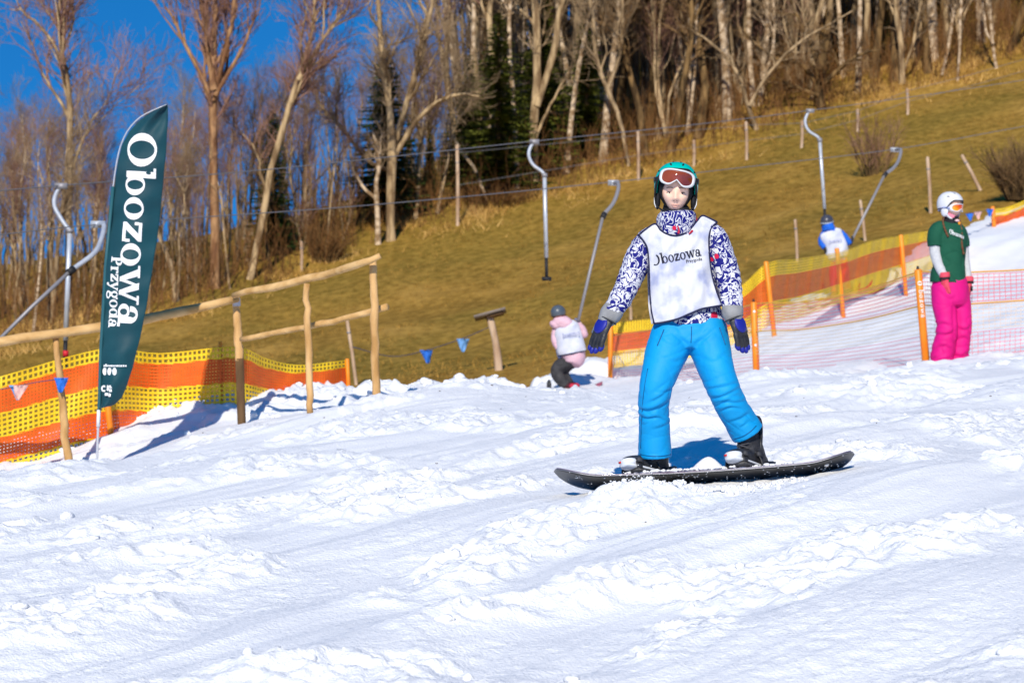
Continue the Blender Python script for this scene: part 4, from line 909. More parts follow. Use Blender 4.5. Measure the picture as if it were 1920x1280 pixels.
def helmet_pts(psi, phi, s=1.0):
    d = np.stack([np.sin(psi) * np.sin(phi), -np.sin(psi) * np.cos(phi), np.cos(psi)], -1).reshape(-1, 3); e = 2.25; ax = np.array((.109, .128, .122)) * s
    return d / ((np.abs(d / ax) ** e).sum(1) ** (1 / e))[:, None] + np.array((0, .008, .014))
def helmet_limit(phi, front=58, side=113, back=114):
    c = np.cos(phi); return np.radians(np.where(c > 0, side + (front - side) * sstep(.25, .85, c), side + (back - side) * sstep(0, -.6, c)))
def helmet(parent, fr, shell, trim, name='helmet', front=58, vents=True):
    phi = np.linspace(0, 2 * np.pi, 56, endpoint=False); t = np.linspace(.001, 1, 22)[:, None]; psi = helmet_limit(phi, front)[None] * t; PH = np.broadcast_to(phi, psi.shape)
    A = helmet_pts(psi, PH); B = helmet_pts(psi[::-1] * .995, PH, .90); V = np.concatenate([A, B]); o = add(name, fr(V), [grid_faces(44, 56, True)], shell, parent)
    lim = helmet_limit(phi, front); P = helmet_pts(lim * .995, phi, .985); P = np.vstack([P, P[:1]]); V, f = loft(P, .006, k=7, ref=(0, 0, 1)); add('rim_trim', fr(V), f, trim, o)
    if vents:
        for sx in (-1, 1):
            for ps, ph in ((.30, .55), (.62, .42), (.95, 1.1)):
                c = helmet_pts(np.array([ps]), np.array([sx * ph]), 1.0)[0]; n_ = nrm((c - np.array((0, .008, .014))) / np.array((.104, .126, .122)) ** 2); t_ = nrm(np.array((0, 1., 0)) - n_[1] * n_); R = np.stack([np.cross(t_, n_), t_, n_], 1); V, f = ellipsoid(c, (.005, .016, .0012), R, nu=10, nv=6); add('vent', fr(V), f, trim, o)
    return o
def goggles(parent, fr, frame, lens, strap, c=(0, 0, .048), roll=0.0, tilt=.30, hw=.092, hh=.046, yf=-.136, band=True):
    n = 60; a = np.linspace(0, 2 * np.pi, n, endpoint=False); ca, sa = np.cos(a), np.sin(a)
    X = hw * np.sign(ca) * np.abs(ca) ** .55; Z = hh * np.sign(sa) * np.abs(sa) ** .72; Rl = roty(roll)
    def ringp(s, dy):
        x = X * (1 - (1 - s) * .75); z = Z * s; z = np.where(Z < 0, z + .030 * np.exp(-(x / .021) ** 2) * (.55 + .45 * s), z)
        y = yf + 7.2 * x * x + tilt * z + dy; return (np.stack([x, y, z], 1) @ Rl.T) + np.array(c)
    rows = [ringp(.98, .040), ringp(1.0, .010), ringp(1.0, .002), ringp(.95, -.003), ringp(.86, -.003), ringp(.80, .001), ringp(.79, .010), ringp(.90, .030)]
    g = add('goggles', fr(np.concatenate(rows)), [grid_faces(len(rows), n, True)], frame, parent)
    r0_ = ringp(.805, .004); cc_ = np.array(c) + np.array((0, yf + .002, .010)); rows = [cc_ + (r0_ - cc_) * np.array((q, q * q, q)) for q in (1, .8, .6, .4, .2, .03)]; add('lens', fr(np.concatenate(rows)), [grid_faces(6, n, True)], lens, g)
    rows = [ringp(.93, .030), ringp(.90, .060)]; add('foam', fr(np.concatenate(rows)), [grid_faces(2, n, True)], M_black, g)
    if band:
        ph = np.linspace(rad(52), rad(308), 50)
        rows = []
        for dz, s in ((.011, 1.004), (.011, 1.018), (-.011, 1.018), (-.011, 1.004)):
            k = 1.0; zz = c[2] - .004 - .02 * sstep(.3, -1, np.cos(ph)) + dz; ps = np.arccos(np.clip((zz - .014) / (.122 * 1.0), -.95, .95)); q = helmet_pts(ps, ph, s); rows.append(q)
        add('strap', fr(np.stack(rows, 1).reshape(-1, 3)), [grid_faces(50, 4)], strap, g)
    return g
def glove_shapes(o, d, n, k=1.0, thumb=1, curl=.35, spread=.05):
    d = nrm(d); n = nrm(np.asarray(n, dtype=float) - np.dot(n, d) * d); s = np.cross(d, n) * thumb; P = lambda a, b, c: np.asarray(o) + k * (a * d + b * s + c * n); S = []
    S.append(loft(np.array([P(-.01, 0, 0), P(.03, 0, .004), P(.065, .002, .004), P(.095, .0, .0)]), np.array((.032, .040, .045, .042)) * k, np.array((.026, .024, .021, .016)) * k, 16, ref=s))
    for b, L in ((.032, .074), (.011, .086), (-.011, .080), (-.032, .062)):
        pts = [P(.085, b, 0)]; ang = .12; p = pts[0]
        for seg in (.42, .33, .28):
            p = p + k * L * seg * (math.cos(ang) * d - math.sin(ang) * n + spread * b / .03 * s); pts.append(p); ang += curl
        S.append(loft(smooth_path(np.array(pts), 8), np.array((.0125, .0128, .0126, .0122, .012, .0116, .011, .007)) * k, k=10, ref=s))
    pts = [P(.028, .026, -.006), P(.055, .048, -.014), P(.082, .058, -.020), P(.104, .058, -.024)]
    S.append(loft(smooth_path(np.array(pts), 7), np.array((.018, .0175, .0165, .0155, .015, .013, .008)) * k, k=10, ref=n)); return S
def back_plate(parent, name, m, o, d, n, k=1.0, thumb=1, spread=.03):
    d = nrm(d); n = nrm(np.asarray(n, dtype=float) - np.dot(n, d) * d); s = np.cross(d, n) * thumb; R = np.stack([s, d, n], 1)
    add(name, *ellipsoid(np.asarray(o) + k * (.050 * d + .002 * s + .019 * n), np.array((.036, .042, .012)) * k, R, nu=18, nv=10), m, parent)
    for b, L in ((.032, .074), (.011, .086), (-.011, .080), (-.032, .062)):
        add('finger_tip', *ellipsoid(np.asarray(o) + k * ((.085 + L * .86) * d + b * (1 + spread * 1.5) * s - (.014) * n), np.array((.0116, .021, .0125)) * k, R, nu=10, nv=7), m, parent)

def wrinkle(V, N, amp, f=(7, 7, 26), s=0, mask=None):
    a = pn3(V * np.array(f), 1.0, s); b = pn3(V * np.array(f) * 2.1 + 5, 1.0, s + 1); w = (1 - 2 * np.abs(a)) * .7 + .3 * (1 - 2 * np.abs(b))
    m = 1.0 if mask is None else mask; return V + N * (amp * w * m)[:, None]

def crease(V, N, Q, amp, f, s, mask=1.0):
    """sharp valleys between soft puffs, as shell fabric folds"""
    a = np.abs(pn3(Q * np.array(f), 1.0, s)); d = -np.exp(-(a / .075) ** 2) + .35 * sstep(0, .6, a); return V + N * (amp * d * mask)[:, None]
def print_cloth():
    m = bpy.data.materials.new('blue_white_print'); m.use_nodes = True; t = m.node_tree; b = t.nodes['Principled BSDF']; b.inputs['Roughness'].default_value = .75; b.inputs['Specular IOR Level'].default_value = .2
    L = t.links.new; N = t.nodes.new; tc = N('ShaderNodeTexCoord')
    dn = N('ShaderNodeTexNoise'); dn.inputs['Scale'].default_value = 16; dn.inputs['Detail'].default_value = 1; L(tc.outputs['Object'], dn.inputs['Vector'])
    ms = N('ShaderNodeVectorMath'); ms.operation = 'MULTIPLY_ADD'; ms.inputs[1].default_value = (.075, .075, .075); L(dn.outputs['Color'], ms.inputs[0]); L(tc.outputs['Object'], ms.inputs[2])
    v = N('ShaderNodeTexVoronoi'); v.feature = 'DISTANCE_TO_EDGE'; v.inputs['Scale'].default_value = 26; L(ms.outputs[0], v.inputs['Vector'])
    n2 = N('ShaderNodeTexNoise'); n2.inputs['Scale'].default_value = 15; n2.inputs['Detail'].default_value = 2; n2.inputs['Distortion'].default_value = 1.6; L(ms.outputs[0], n2.inputs['Vector'])
    big = N('ShaderNodeTexNoise'); big.inputs['Scale'].default_value = 7; L(tc.outputs['Object'], big.inputs['Vector'])
    def m1(op, x, y):
        q = N('ShaderNodeMath'); q.operation = op
        for i, z in enumerate((x, y)):
            if isinstance(z, (int, float)): q.inputs[i].default_value = z
            else: L(z, q.inputs[i])
        return q.outputs[0]
    e1 = m1('LESS_THAN', v.outputs['Distance'], .19); n3 = m1('ABSOLUTE', m1('SUBTRACT', n2.outputs['Fac'], .5), 0); e2 = m1('LESS_THAN', n3, .035)
    inv = m1('GREATER_THAN', big.outputs['Fac'], .54); a = m1('ABSOLUTE', m1('SUBTRACT', e1, inv), 0); a = m1('ABSOLUTE', m1('SUBTRACT', a, e2), 0)
    mix = N('ShaderNodeMix'); mix.data_type = 'RGBA'; L(a, mix.inputs[0]); mix.inputs[6].default_value = (.64, .64, .69, 1); mix.inputs[7].default_value = (.010, .012, .165, 1)
    vr = N('ShaderNodeTexVoronoi'); vr.inputs['Scale'].default_value = 7.5; L(tc.outputs['Object'], vr.inputs['Vector']); rd = m1('LESS_THAN', vr.outputs['Distance'], .17)
    mx = N('ShaderNodeMix'); mx.data_type = 'RGBA'; L(rd, mx.inputs[0]); L(mix.outputs[2], mx.inputs[6]); mx.inputs[7].default_value = (.60, .015, .06, 1); L(mx.outputs[2], b.inputs['Base Color'])
    return m
M_print = print_cloth()
M_bib = mat('bib_cloth', (.64, .645, .69), .8, (.42, .45, .62), 13, spec=.2, lo=.48, hi=.66, detail=3); M_navy = mat('navy_binding', (.012, .014, .05), .7)
M_cyan = mat('cyan_shell_fabric', (.0, .27, .60), .62, (.0, .30, .66), 6, bump=.12, bscale=160, spec=.3); M_teal_h = mat('turquoise_helmet', (.0, .46, .36), .28, (.0, .50, .40), 4, spec=.5, coat=.3)
M_wh = mat('white_plastic', (.70, .70, .70), .35, spec=.5); M_lens = mat('amber_lens', (.15, .022, .006), .08, (.27, .05, .008), 9, spec=.8, coat=.6)
M_grey = mat('grey_leather', (.22, .22, .225), .7, (.29, .29, .29), 20, bump=.3, bscale=60); M_blue = mat('royal_blue_leather', (.010, .016, .26), .5, spec=.4)
M_blk = mat('black_leather', (.014, .014, .016), .5, (.03, .03, .034), 30, bump=.3, bscale=90, spec=.45); M_dkgrey = mat('charcoal_webbing', (.05, .05, .055), .6)

# ================================================================ the snowboarder
D = 12.0
def B(px, py, dy=0.0): return W(px, py, D) + np.array((0, dy, 0))
MP = D / F
rider = thing('person', B(1310, 890), 'snowboarder in bright blue trousers, white bib and turquoise helmet riding towards the camera', 'person')
def R5(*rows): return np.array([[*B(a, b, dy), rx * MP, ry * MP] for a, b, dy, rx, ry in rows])
hf = Fr(B(1267, 355.5, -.02), rotz(rad(-4)) @ roty(rad(2.5)), 1.0)
torso = R5((1290, 622, .05, 52, 38), (1286, 570, .05, 46, 36), (1279, 510, .04, 46, 38), (1272, 460, .03, 50, 36), (1269, 432, .02, 42, 28), (1268, 415, .015, 22, 20), (1267, 385, .0, 20, 20))
LLEG = [(1262, 628, .04, 33, 34), (1240, 690, -.03, 27, 28), (1228, 740, -.05, 22, 24), (1228, 790, .0, 18, 20), (1228, 838, .03, 13, 15)]
RLEG = [(1322, 624, .04, 33, 34), (1343, 690, -.03, 27, 28), (1358, 738, -.05, 22, 24), (1382, 782, .0, 18, 20), (1398, 808, .03, 13, 15)]
LARM = [(1222, 450, .02, 14, 15), (1195, 490, .02, 15, 15), (1180, 525, .0, 13, 13), (1160, 562, -.04, 11, 11), (1143, 588, -.078, 8, 7), (1138, 598, -.084, 8, 6)]
RARM = [(1328, 446, .02, 14, 15), (1355, 490, .02, 15, 15), (1364, 528, .0, 13, 13), (1369, 560, -.04, 11, 11), (1371.5, 585, -.07, 8, 7), (1373, 597, -.078, 8, 6)]
Vb, Nb, fb = remesh([head_shape(hf), limb(torso), limb(R5(*LLEG)), limb(R5(*RLEG)), limb(R5(*LARM)), limb(R5(*RARM))], .0048, 1)
body = add('body', Vb, fb, SKIN, rider); face_bits(hf, body)
# trousers
shapes = [limb(R5((1294, 598, .05, 66, 48), (1294, 620, .05, 69, 52), (1294, 640, .05, 69, 52), (1294, 652, .05, 58, 48)), 10, 32),
          limb(R5((1264, 618, .05, 39, 46), (1252, 655, .0, 41, 44), (1239, 690, -.04, 36, 38), (1228, 725, -.06, 31, 34), (1225, 760, -.03, 29, 32), (1227, 800, .01, 29, 33), (1228, 835, .03, 31, 36), (1229, 858, .035, 32.5, 38)), 26, 28),
          limb(R5((1326, 615, .05, 39, 46), (1332, 655, .0, 38, 43), (1341, 690, -.04, 34, 38), (1352, 722, -.06, 31, 34), (1365, 750, -.04, 30, 32), (1383, 780, .0, 30, 33), (1394, 798, .02, 31.5, 36), (1403, 813, .03, 32.5, 38)), 26, 28)]
V, N, f = remesh(shapes, .0058, 7)
pxz = 640 - V[:, 2] / MP; mk = .3 + 1.0 * np.exp(-((pxz - 738) / 26) ** 2) + .9 * np.exp(-((pxz - 785) / 22) ** 2) + .5 * np.exp(-((pxz - 655) / 22) ** 2) + .35 * np.exp(-((pxz - 845) / 16) ** 2)
rel = np.stack([V[:, 0] * .75 + .45 * V[:, 2], V[:, 1] * .9, V[:, 2] - .25 * V[:, 0]], 1); V = crease(V, N, rel, .0030, (3.2, 4, 12), 2, mk); V = crease(V, N, rel * np.array((1, 1, .8)) + 3, .0022, (8, 8, 12), 9, mk)
def folds(V, N, lines, mp, front=None):
    """hand-laid creases: rows of pixel points, depth m, width px"""
    P = np.stack([V[:, 0] / mp + 960, 640 - V[:, 2] / mp], 1); out = np.zeros(len(V))
    for pts, amp, w in lines:
        q = smooth_path(np.array(pts, dtype=float), 12); best = np.full(len(V), 1e9); side = np.zeros(len(V)); along = np.zeros(len(V))
        for i in range(11):
            e = q[i + 1] - q[i]; t = np.clip(((P - q[i]) @ e) / (e @ e), 0, 1); dv = P - q[i] - t[:, None] * e; d2 = np.hypot(*dv.T); m = d2 < best
            best[m] = d2[m]; side[m] = np.sign(e[0] * dv[m, 1] - e[1] * dv[m, 0]); along[m] = (i + t[m]) / 11
        s = best * side * np.sign(q[-1, 0] - q[0, 0] + 1e-6); env = np.sin(np.pi * np.clip(along, .03, .97)) ** .6
        out += .52 * amp * env * (-np.exp(-((s - .25 * w) / (.55 * w)) ** 2) + .85 * np.exp(-((s + 1.0 * w) / (.9 * w)) ** 2))
    return V + N * (out * (N[:, 1] < .35))[:, None]
V = folds(V, N, [([(1215, 752), (1232, 744), (1253, 728)], .009, 5), ([(1196, 764), (1212, 768), (1236, 760), (1255, 748)], .013, 5.5), ([(1197, 777), (1210, 783), (1232, 781), (1252, 790)], .013, 5), ([(1222, 803), (1240, 798), (1257, 790)], .007, 5),
                 ([(1322, 728), (1345, 724), (1380, 716)], .010, 5), ([(1326, 744), (1348, 742), (1386, 724)], .012, 5), ([(1342, 757), (1356, 752), (1378, 753), (1397, 748)], .014, 5.5), ([(1345, 770), (1366, 762), (1384, 765)], .008, 5), ([(1362, 790), (1385, 783), (1404, 771)], .008, 5), ([(1385, 800), (1400, 790)], .007, 4),
                 ([(1292, 646), (1276, 636), (1258, 622)], .010, 6), ([(1296, 646), (1316, 634), (1334, 618)], .010, 6), ([(1240, 668), (1262, 676), (1284, 668)], .006, 7), ([(1310, 668), (1335, 676), (1358, 660)], .006, 7), ([(1288, 655), (1278, 690), (1258, 712)], .006, 7), ([(1228, 625), (1246, 642), (1262, 648)], .006, 6)], MP)
trousers = add('trousers', V, f, M_cyan, rider)
def seam(pts, m=M_cyan, r=.003, parent=trousers, name='seam'):
    P = smooth_path(np.array(pts), 16); return add(name, *loft(P, r, k=6), m, parent)
def on_cloth(V, px, py, lift=.002):
    x, z = (px - 960) * MP, (640 - py) * MP; d2 = (V[:, 0] - x) ** 2 + (V[:, 2] - z) ** 2; k = np.argsort(d2)[:14]; k = k[V[k, 1] < V[k, 1].min() + .03]; return np.array((x, V[k, 1].mean() - lift, z))
M_zip = mat('dark_zip', (.0, .10, .26), .5)
for nm, pts in (('pocket_zip', [(1243, 618), (1237, 632), (1230, 648)]), ('pocket_zip', [(1347, 614), (1352, 630), (1357, 646)]), ('fly', [(1294, 612), (1294, 626), (1293, 642)]), ('cuff_stitch', [(1200, 851), (1212, 853), (1230, 854), (1246, 853), (1258, 851)]), ('cuff_stitch', [(1376, 822), (1390, 817), (1404, 808), (1416, 797)]), ('side_seam', [(1212, 690), (1204, 740), (1202, 790), (1201, 840)])):
    q = smooth_path(np.array(pts, dtype=float), 14); P = np.array([on_cloth(V, a, b) for a, b in q]); P[:, 1] = np.convolve(np.pad(P[:, 1], 1, mode='edge'), (.25, .5, .25), 'valid'); add(nm, *loft(P, .0022 if nm != 'pocket_zip' else .003, k=6), M_zip, trousers)
# jacket
def torso_rows(grow_=0): return R5((1293, 611, .05, 66 + grow_, 50 + grow_), (1291, 592, .05, 64 + grow_, 49 + grow_), (1285, 555, .05, 59 + grow_, 47 + grow_), (1278, 510, .04, 57 + grow_, 47 + grow_), (1273, 470, .03, 61 + grow_, 45 + grow_), (1270, 446, .025, 62 + grow_, 40 + grow_), (1268, 430, .02, 46 + grow_, 32 + grow_), (1267, 415, .01, 31 + grow_, 29 + grow_))
SL = [(1244, 440, .02, 15, 20), (1221, 446, .02, 21, 25), (1206, 466, .02, 24, 26), (1199, 482, .02, 25, 26), (1190, 503, .015, 24, 25), (1178, 530, .0, 22, 23), (1164, 558, -.04, 20.5, 21), (1149, 582, -.075, 18.5, 18.5), (1144, 590, -.08, 18, 18)]
SR = [(1296, 430, .02, 15, 20), (1322, 430, .02, 20, 25), (1341, 447, .02, 23, 26), (1351, 478, .02, 25, 26), (1360, 503, .015, 24, 25), (1366, 530, .0, 23, 23), (1369, 558, -.04, 21, 21), (1371, 580, -.07, 18.5, 18.5), (1371.5, 588, -.075, 18, 18)]
V, N, f = remesh([limb(torso_rows(), 24, 36), limb(R5(*SL), 20, 22), limb(R5(*SR), 20, 22)], .0075, 4)
px_ = V[:, 0] / MP + 960; mk = np.where((px_ < 1222) | (px_ > 1330), 1.0, .3); V = wrinkle(V, N, .0065, (9, 9, 20), 7, mk)
jacket = add('jacket', V, f, M_print, rider)
col_rows = R5((1269, 450, .02, 44, 34), (1268, 440, .005, 40, 36), (1267.5, 425, -.01, 37, 38.5), (1268, 409, -.014, 36.5, 39), (1268, 401, -.016, 35, 38), (1268, 399.5, -.016, 31, 34), (1268, 406, -.014, 28, 31))
V, f = limb(col_rows, 26, 40, caps=False); V = V + .005 * pn3(V, 22, 3)[:, None] * np.array((1, 1, .3)); V[:, 2] += .055 * (V[:, 0] - hf.o[0]) * sstep(.48, .62, V[:, 2]) + .10 * np.maximum(0, V[:, 1] - D) * sstep(.5, .6, V[:, 2]); add('collar', V, f, M_print, jacket)
def coll(px, py, o=.004): return np.array(((px - 960) * MP, D - .008 - o - .1005 * math.sqrt(max(.03, 1 - ((px - 1268) / np.interp(py, [402, 422, 436, 452], [34, 37.5, 40.5, 47])) ** 2)), (640 - py) * MP))
P = np.array([coll(1299, 403), coll(1304, 412), coll(1303, 423), coll(1296, 434), coll(1289, 440)]); add('collar_lining', *loft(smooth_path(P, 10), np.array((.002, .005, .008, .009, .009, .009, .008, .007, .005, .003)), .003, 8), mat('red_lining', (.40, .008, .03), .7), jacket)
P = np.array([coll(1263, 416), coll(1267, 424), coll(1270, 433), coll(1269, 440)]); add('zip_garage', *loft(smooth_path(P, 10), np.linspace(.002, .006, 10), .0025, 8), mat('red_tab', (.45, .015, .05), .6), jacket)
# bib
def curve(pts, n): return smooth_path(np.array(pts, dtype=float), n)
nu_, nv_ = 61, 56
Tq = curve([(1197, 441), (1211, 430), (1227, 421), (1236, 432), (1248, 440), (1261, 444), (1277, 441), (1292, 431), (1305, 416), (1316, 405), (1330, 410), (1344, 417)], nu_)
Bq = curve([(1225, 607), (1245, 604), (1268, 598), (1292, 588), (1312, 580), (1332, 576), (1352, 573)], nu_)
Lq = curve([(1197, 441), (1207, 455), (1213, 470), (1216, 495), (1217, 520), (1218, 550), (1220, 580), (1225, 607)], nv_)
Rq = curve([(1344, 417), (1333, 428), (1328, 442), (1327, 462), (1329, 490), (1334, 520), (1342, 548), (1352, 573)], nv_)
def bib_y(px, pz, back=False):
    cx = np.interp(pz, [415, 446, 510, 555, 611], [1269, 1270, 1278, 1285, 1292]); hw = np.interp(pz, [405, 430, 446, 510, 555, 611], [84, 82, 78, 72, 76, 84]); hd = np.interp(pz, [400, 415, 430, 445, 470, 520, 611], [.055, .098, .124, .134, .138, .138, .140])
    q = np.clip((px - cx) / hw, -.995, .995); y = D + .03 - hd * np.sqrt(1 - np.abs(q) ** 2.3)
    fold = .010 * np.sin((px - 1270) * .10 + (pz - 500) * .045) * sstep(430, 520, pz) + .016 * pn2(px * .045 + pz * .02, pz * .022, 51) + .004 * pn2(px * .11, pz * .05, 52)
    return y + fold
u = np.linspace(0, 1, nu_)[None, :, None]; v = np.linspace(0, 1, nv_)[:, None, None]
C = (1 - v) * Tq[None] + v * Bq[None] + (1 - u) * Lq[:, None] + u * Rq[:, None] - ((1 - u) * (1 - v) * Tq[0] + u * (1 - v) * Tq[-1] + (1 - u) * v * Bq[0] + u * v * Bq[-1])
G = np.stack([(C[..., 0] - 960) * MP, bib_y(C[..., 0], C[..., 1]), (640 - C[..., 1]) * MP], -1)
bib = add('bib', *sheet(G, .002, (0, 1, 0)), M_bib, rider)
Gb = G.copy(); Gb[..., 1] = 2 * (D + .045) - G[..., 1] + .02; add('back_panel', *sheet(Gb, .002, (0, -1, 0)), M_bib, bib)
for E in (G[0], G[-1], G[:, 0], G[:, -1]): add('binding', *loft(E + np.array((0, -.001, 0)), .0048, .0036, k=7, ref=(0, 0, 1)), M_navy, bib)
def bib_map(x0, y0, x1, y1, total, size):
    d = np.array((x1 - x0, y1 - y0), dtype=float); k = np.linalg.norm(d) / total; d = d / np.linalg.norm(d); up = np.array((d[1], -d[0]))
    def m(s, t, lift):
        p = np.array((x0, y0)) + d * s * k + up * t * size; y = float(bib_y(np.array(p[0]), np.array(p[1]))); return np.array(((p[0] - 960) * MP, y - .0035 - lift, (640 - p[1]) * MP))
    return m
M_ink = mat('black_print', (.02, .02, .035), .7)
word('Jbozowa', bib_map(1223, 499, 1313, 480.5, word_len('Jbozowa'), 13.2)).build('lettering', M_ink, bib, False)
word('Przygoda', bib_map(1284, 494.5, 1314, 489, word_len('Przygoda'), 4.0)).build('lettering', M_ink, bib, False)
# hood liner, helmet, goggles
d_ = polar(26, 64, lambda a: np.radians(41 + 6 * np.abs(np.sin(a)) + 3 * np.maximum(0, np.sin(a))), math.pi - .02, rad(24)); lin = head_pts(d_); lin = lin * np.array((1.09, 1.035, 1.05)); add('helmet_liner', hf(lin), [grid_faces(26, 64, True)], M_black, rider)
add('neck_warmer', *limb(R5((1267, 384, .035, 22, 20), (1267, 394, .02, 25, 25), (1267.5, 402, .0, 28, 30), (1268, 412, -.005, 29, 32)), 12, 28), M_black, rider)
hel = helmet(rider, hf, M_teal_h, M_black, front=52)
for sx in (-1, 1):
    V, f = ellipsoid((sx * .088, .004, -.062), (.014, .036, .042), nu=16, nv=10); add('ear_pad', hf(V), f, M_black, hel)
    P = np.array([(sx * .103, -.012, -.018), (sx * .103, -.018, -.05), (sx * .094, -.026, -.082), (sx * .070, -.030, -.104), (sx * .035, -.040, -.121), (0, -.046, -.127)]); V, f = loft(smooth_path(P, 14), .0035, .010, k=6, ref=(1, 0, 0)); add('chin_strap', hf(V), f, M_black, hel)
    V, f = loft(np.array([(sx * .1045, -.018, -.045), (sx * .1035, -.024, -.075), (sx * .095, -.030, -.095)]), .0025, .006, k=6); add('strap_edge', hf(V), f, M_wh, hel)
    V, f = ellipsoid((sx * .108, -.020, .040), (.005, .014, .016), nu=12, nv=8); add('strap_clip', hf(V), f, M_blk, hel)
goggles(rider, hf, M_wh, M_lens, M_black, c=(.004, 0, .049), roll=rad(8), yf=-.138, hw=.089, hh=.043)
# gloves
for wrist, d_, n_, th, cuff in [((1141, 594, -.085), (-.47, -.12, -.88), (-.75, -.62, .2), 1, [(1151, 579, -.075, 20, 19), (1143, 590, -.08, 20.5, 19.5), (1136, 600, -.085, 17, 16), (1132, 606, -.088, 14, 12)]),
                            ((1371, 590, -.08), (.36, -.10, -.93), (.72, -.66, .1), -1, [(1371, 576, -.07, 20, 20), (1371, 586, -.075, 20.5, 20), (1373, 598, -.08, 17, 16), (1375, 605, -.082, 14, 12)])]:
    o = B(*wrist); V, N, f = remesh(glove_shapes(o, np.array(d_), np.array(n_), 1.13, th, .16, .03), .0045, 2); gl = add('glove', V, f, M_blk, rider)
    add('cuff', *limb(R5(*cuff), 12, 20), M_grey, gl); back_plate(gl, 'back_plate', M_blue, o, np.array(d_), np.array(n_), 1.13, th)
    dd = nrm(np.array(d_)); nn = nrm(np.array(n_) - np.dot(n_, dd) * dd); ss = np.cross(dd, nn) * th
    V, f = loft(np.array([o + .02 * dd + .028 * ss - .004 * nn, o + .058 * dd + .054 * ss - .016 * nn, o + .100 * dd + .068 * ss - .025 * nn]), (.020, .0235, .0195), k=12); add('thumb_leather', V, f, M_grey, gl)
    P = [o + .020 * dd + (math.cos(a) * .049 * ss + math.sin(a) * .035 * nn) for a in np.linspace(0, 6.28, 20)]; add('wrist_strap', *loft(np.array(P), .004, .010, k=6, ref=dd), M_dkgrey, gl)

# ---- snowboard
bu = nrm(np.array((1.0, -.10, .064))); bw = nrm(np.array((0, -math.cos(rad(20)), math.sin(rad(20))))); bw = nrm(bw - np.dot(bw, bu) * bu); bn = np.cross(bw, bu) * -1
if bn[2] < 0: bn = -bn
Bc = B(1320, 892, .0)
board = thing('snowboard', Bc, 'black snowboard tilted on its heel edge under the rider in blue trousers', 'snowboard')
s_ = np.linspace(-1, 1, 81); Lh = .745
def board_grid(off, shrink=1.0):
    t = np.linspace(-1, 1, 11); G = np.zeros((81, 11, 3))
    for i, s in enumerate(s_):
        x = s * Lh; a = max(0, (abs(x) - .60) / (Lh - .60)); hwid = (.119 + .013 * (x / .6) ** 2 if abs(x) < .6 else .132 * math.sqrt(max(0, 1 - a ** 2.3))) * shrink; hwid = max(hwid, .004)
        tip = .072 * max(0, (abs(x) - .50) / .245) ** 2; sag = -.018 * (1 - (x / .6) ** 2) if abs(x) < .6 else 0
        for j, q in enumerate(t): G[i, j] = Bc + bu * x * shrink ** .2 + bw * hwid * q + bn * (tip + sag * .6 + off)
    return G
M_base = mat('black_base', (.010, .010, .011), .35, (.02, .02, .022), 20, spec=.5); M_top = mat('violet_topsheet', (.075, .02, .085), .3, (.30, .28, .34), 7, spec=.5, coat=.3)
add('base', *sheet(board_grid(-.006), .0055, bn), M_base, board); add('topsheet', *sheet(board_grid(0, .985), .005, bn), M_top, board)
G0 = board_grid(-.0035, 1.004); edge = np.concatenate([G0[:, 0], G0[::-1, -1]]); edge = np.vstack([edge, edge[:1]]); add('steel_edge', *loft(edge, .0022, k=6, ref=bn), mat('steel_edge', (.25, .25, .27), .35, metal=.7), board)
RB = np.stack([bu, -bw, bn], 1)
# frost and snow sticking to the board
rs_ = np.random.default_rng(8); mb = MB(); V0, f0 = ellipsoid((0, 0, 0), (1, 1, 1), nu=8, nv=6)
for i in range(330):
    x = rs_.uniform(-.7, .7)
    if i < 170: q, w_, off = rs_.uniform(.0015, .0042), rs_.uniform(-1, 1) * .12, -.007       # specks on the base
    else: q, w_, off = .002 + .008 * rs_.random() ** 3, rs_.uniform(-.11, .115), .007
    if i >= 170 and rs_.random() < .5: x = rs_.choice((-.24, .22)) + rs_.normal(0, .13)
    tip = .072 * max(0, (abs(x) - .50) / .245) ** 2; sag = -.0108 * (1 - (x / .6) ** 2) if abs(x) < .6 else 0
    mb.put(V0 * (1 + .3 * pn3(V0, 1.7, i)[:, None]) * q * (1.2, 1.2, .6 if i >= 170 else .5) @ RB.T + Bc + bu * x + bw * w_ + bn * (tip + sag + off), f0)
for i in range(700):                                              # ridges of snow piled along the deck, the toes and the heel edge
    x = rs_.choice((rs_.normal(-.10, .10), rs_.normal(.05, .12), rs_.normal(-.30, .07), rs_.normal(.36, .09))); q = .004 + .010 * rs_.random() ** 1.5; w_ = rs_.uniform(-.05, .100)
    mb.put(V0 * (1 + .3 * pn3(V0, 1.7, i + 400)[:, None]) * q * (1.3, 1.1, .75) @ RB.T + Bc + bu * x + bw * w_ + bn * .010, f0)
o = mb.build('snow_on_board', M_snow); tag(o, 'clumps of snow lying on the snowboard around the bindings', 'snow', kind='stuff')
# spray in front of the edge
mb = MB()
for i in range(900):
    a = rs_.random(); c = B(1150 + 330 * a ** 1.2, 0, 0); x = c[0] + rs_.normal(0, .05); y = D - .15 - abs(rs_.normal(0, .11)); q = .002 + .012 * rs_.random() ** 5
    z = float(snow_z(x, y)[0]) + abs(rs_.normal(0, .008)); mb.put(V0 * (1 + .35 * pn3(V0, 1.7, i + 900)[:, None]) * q * (1.2, 1.1, .9) + (x, y, z), f0)
for i in range(150):
    x = B(1188, 0)[0] + rs_.normal(0, .045); y = D - .14 - rs_.random() * .05; z = float(snow_z(x, y)[0]) + abs(rs_.normal(0, .045)); q = rs_.uniform(.0012, .0035); mb.put(V0 * q + (x, y, z), f0)
o = mb.build('snow_spray', M_snow); tag(o, 'crumbs of snow sprayed up before the snowboard edge', 'snow', kind='stuff')

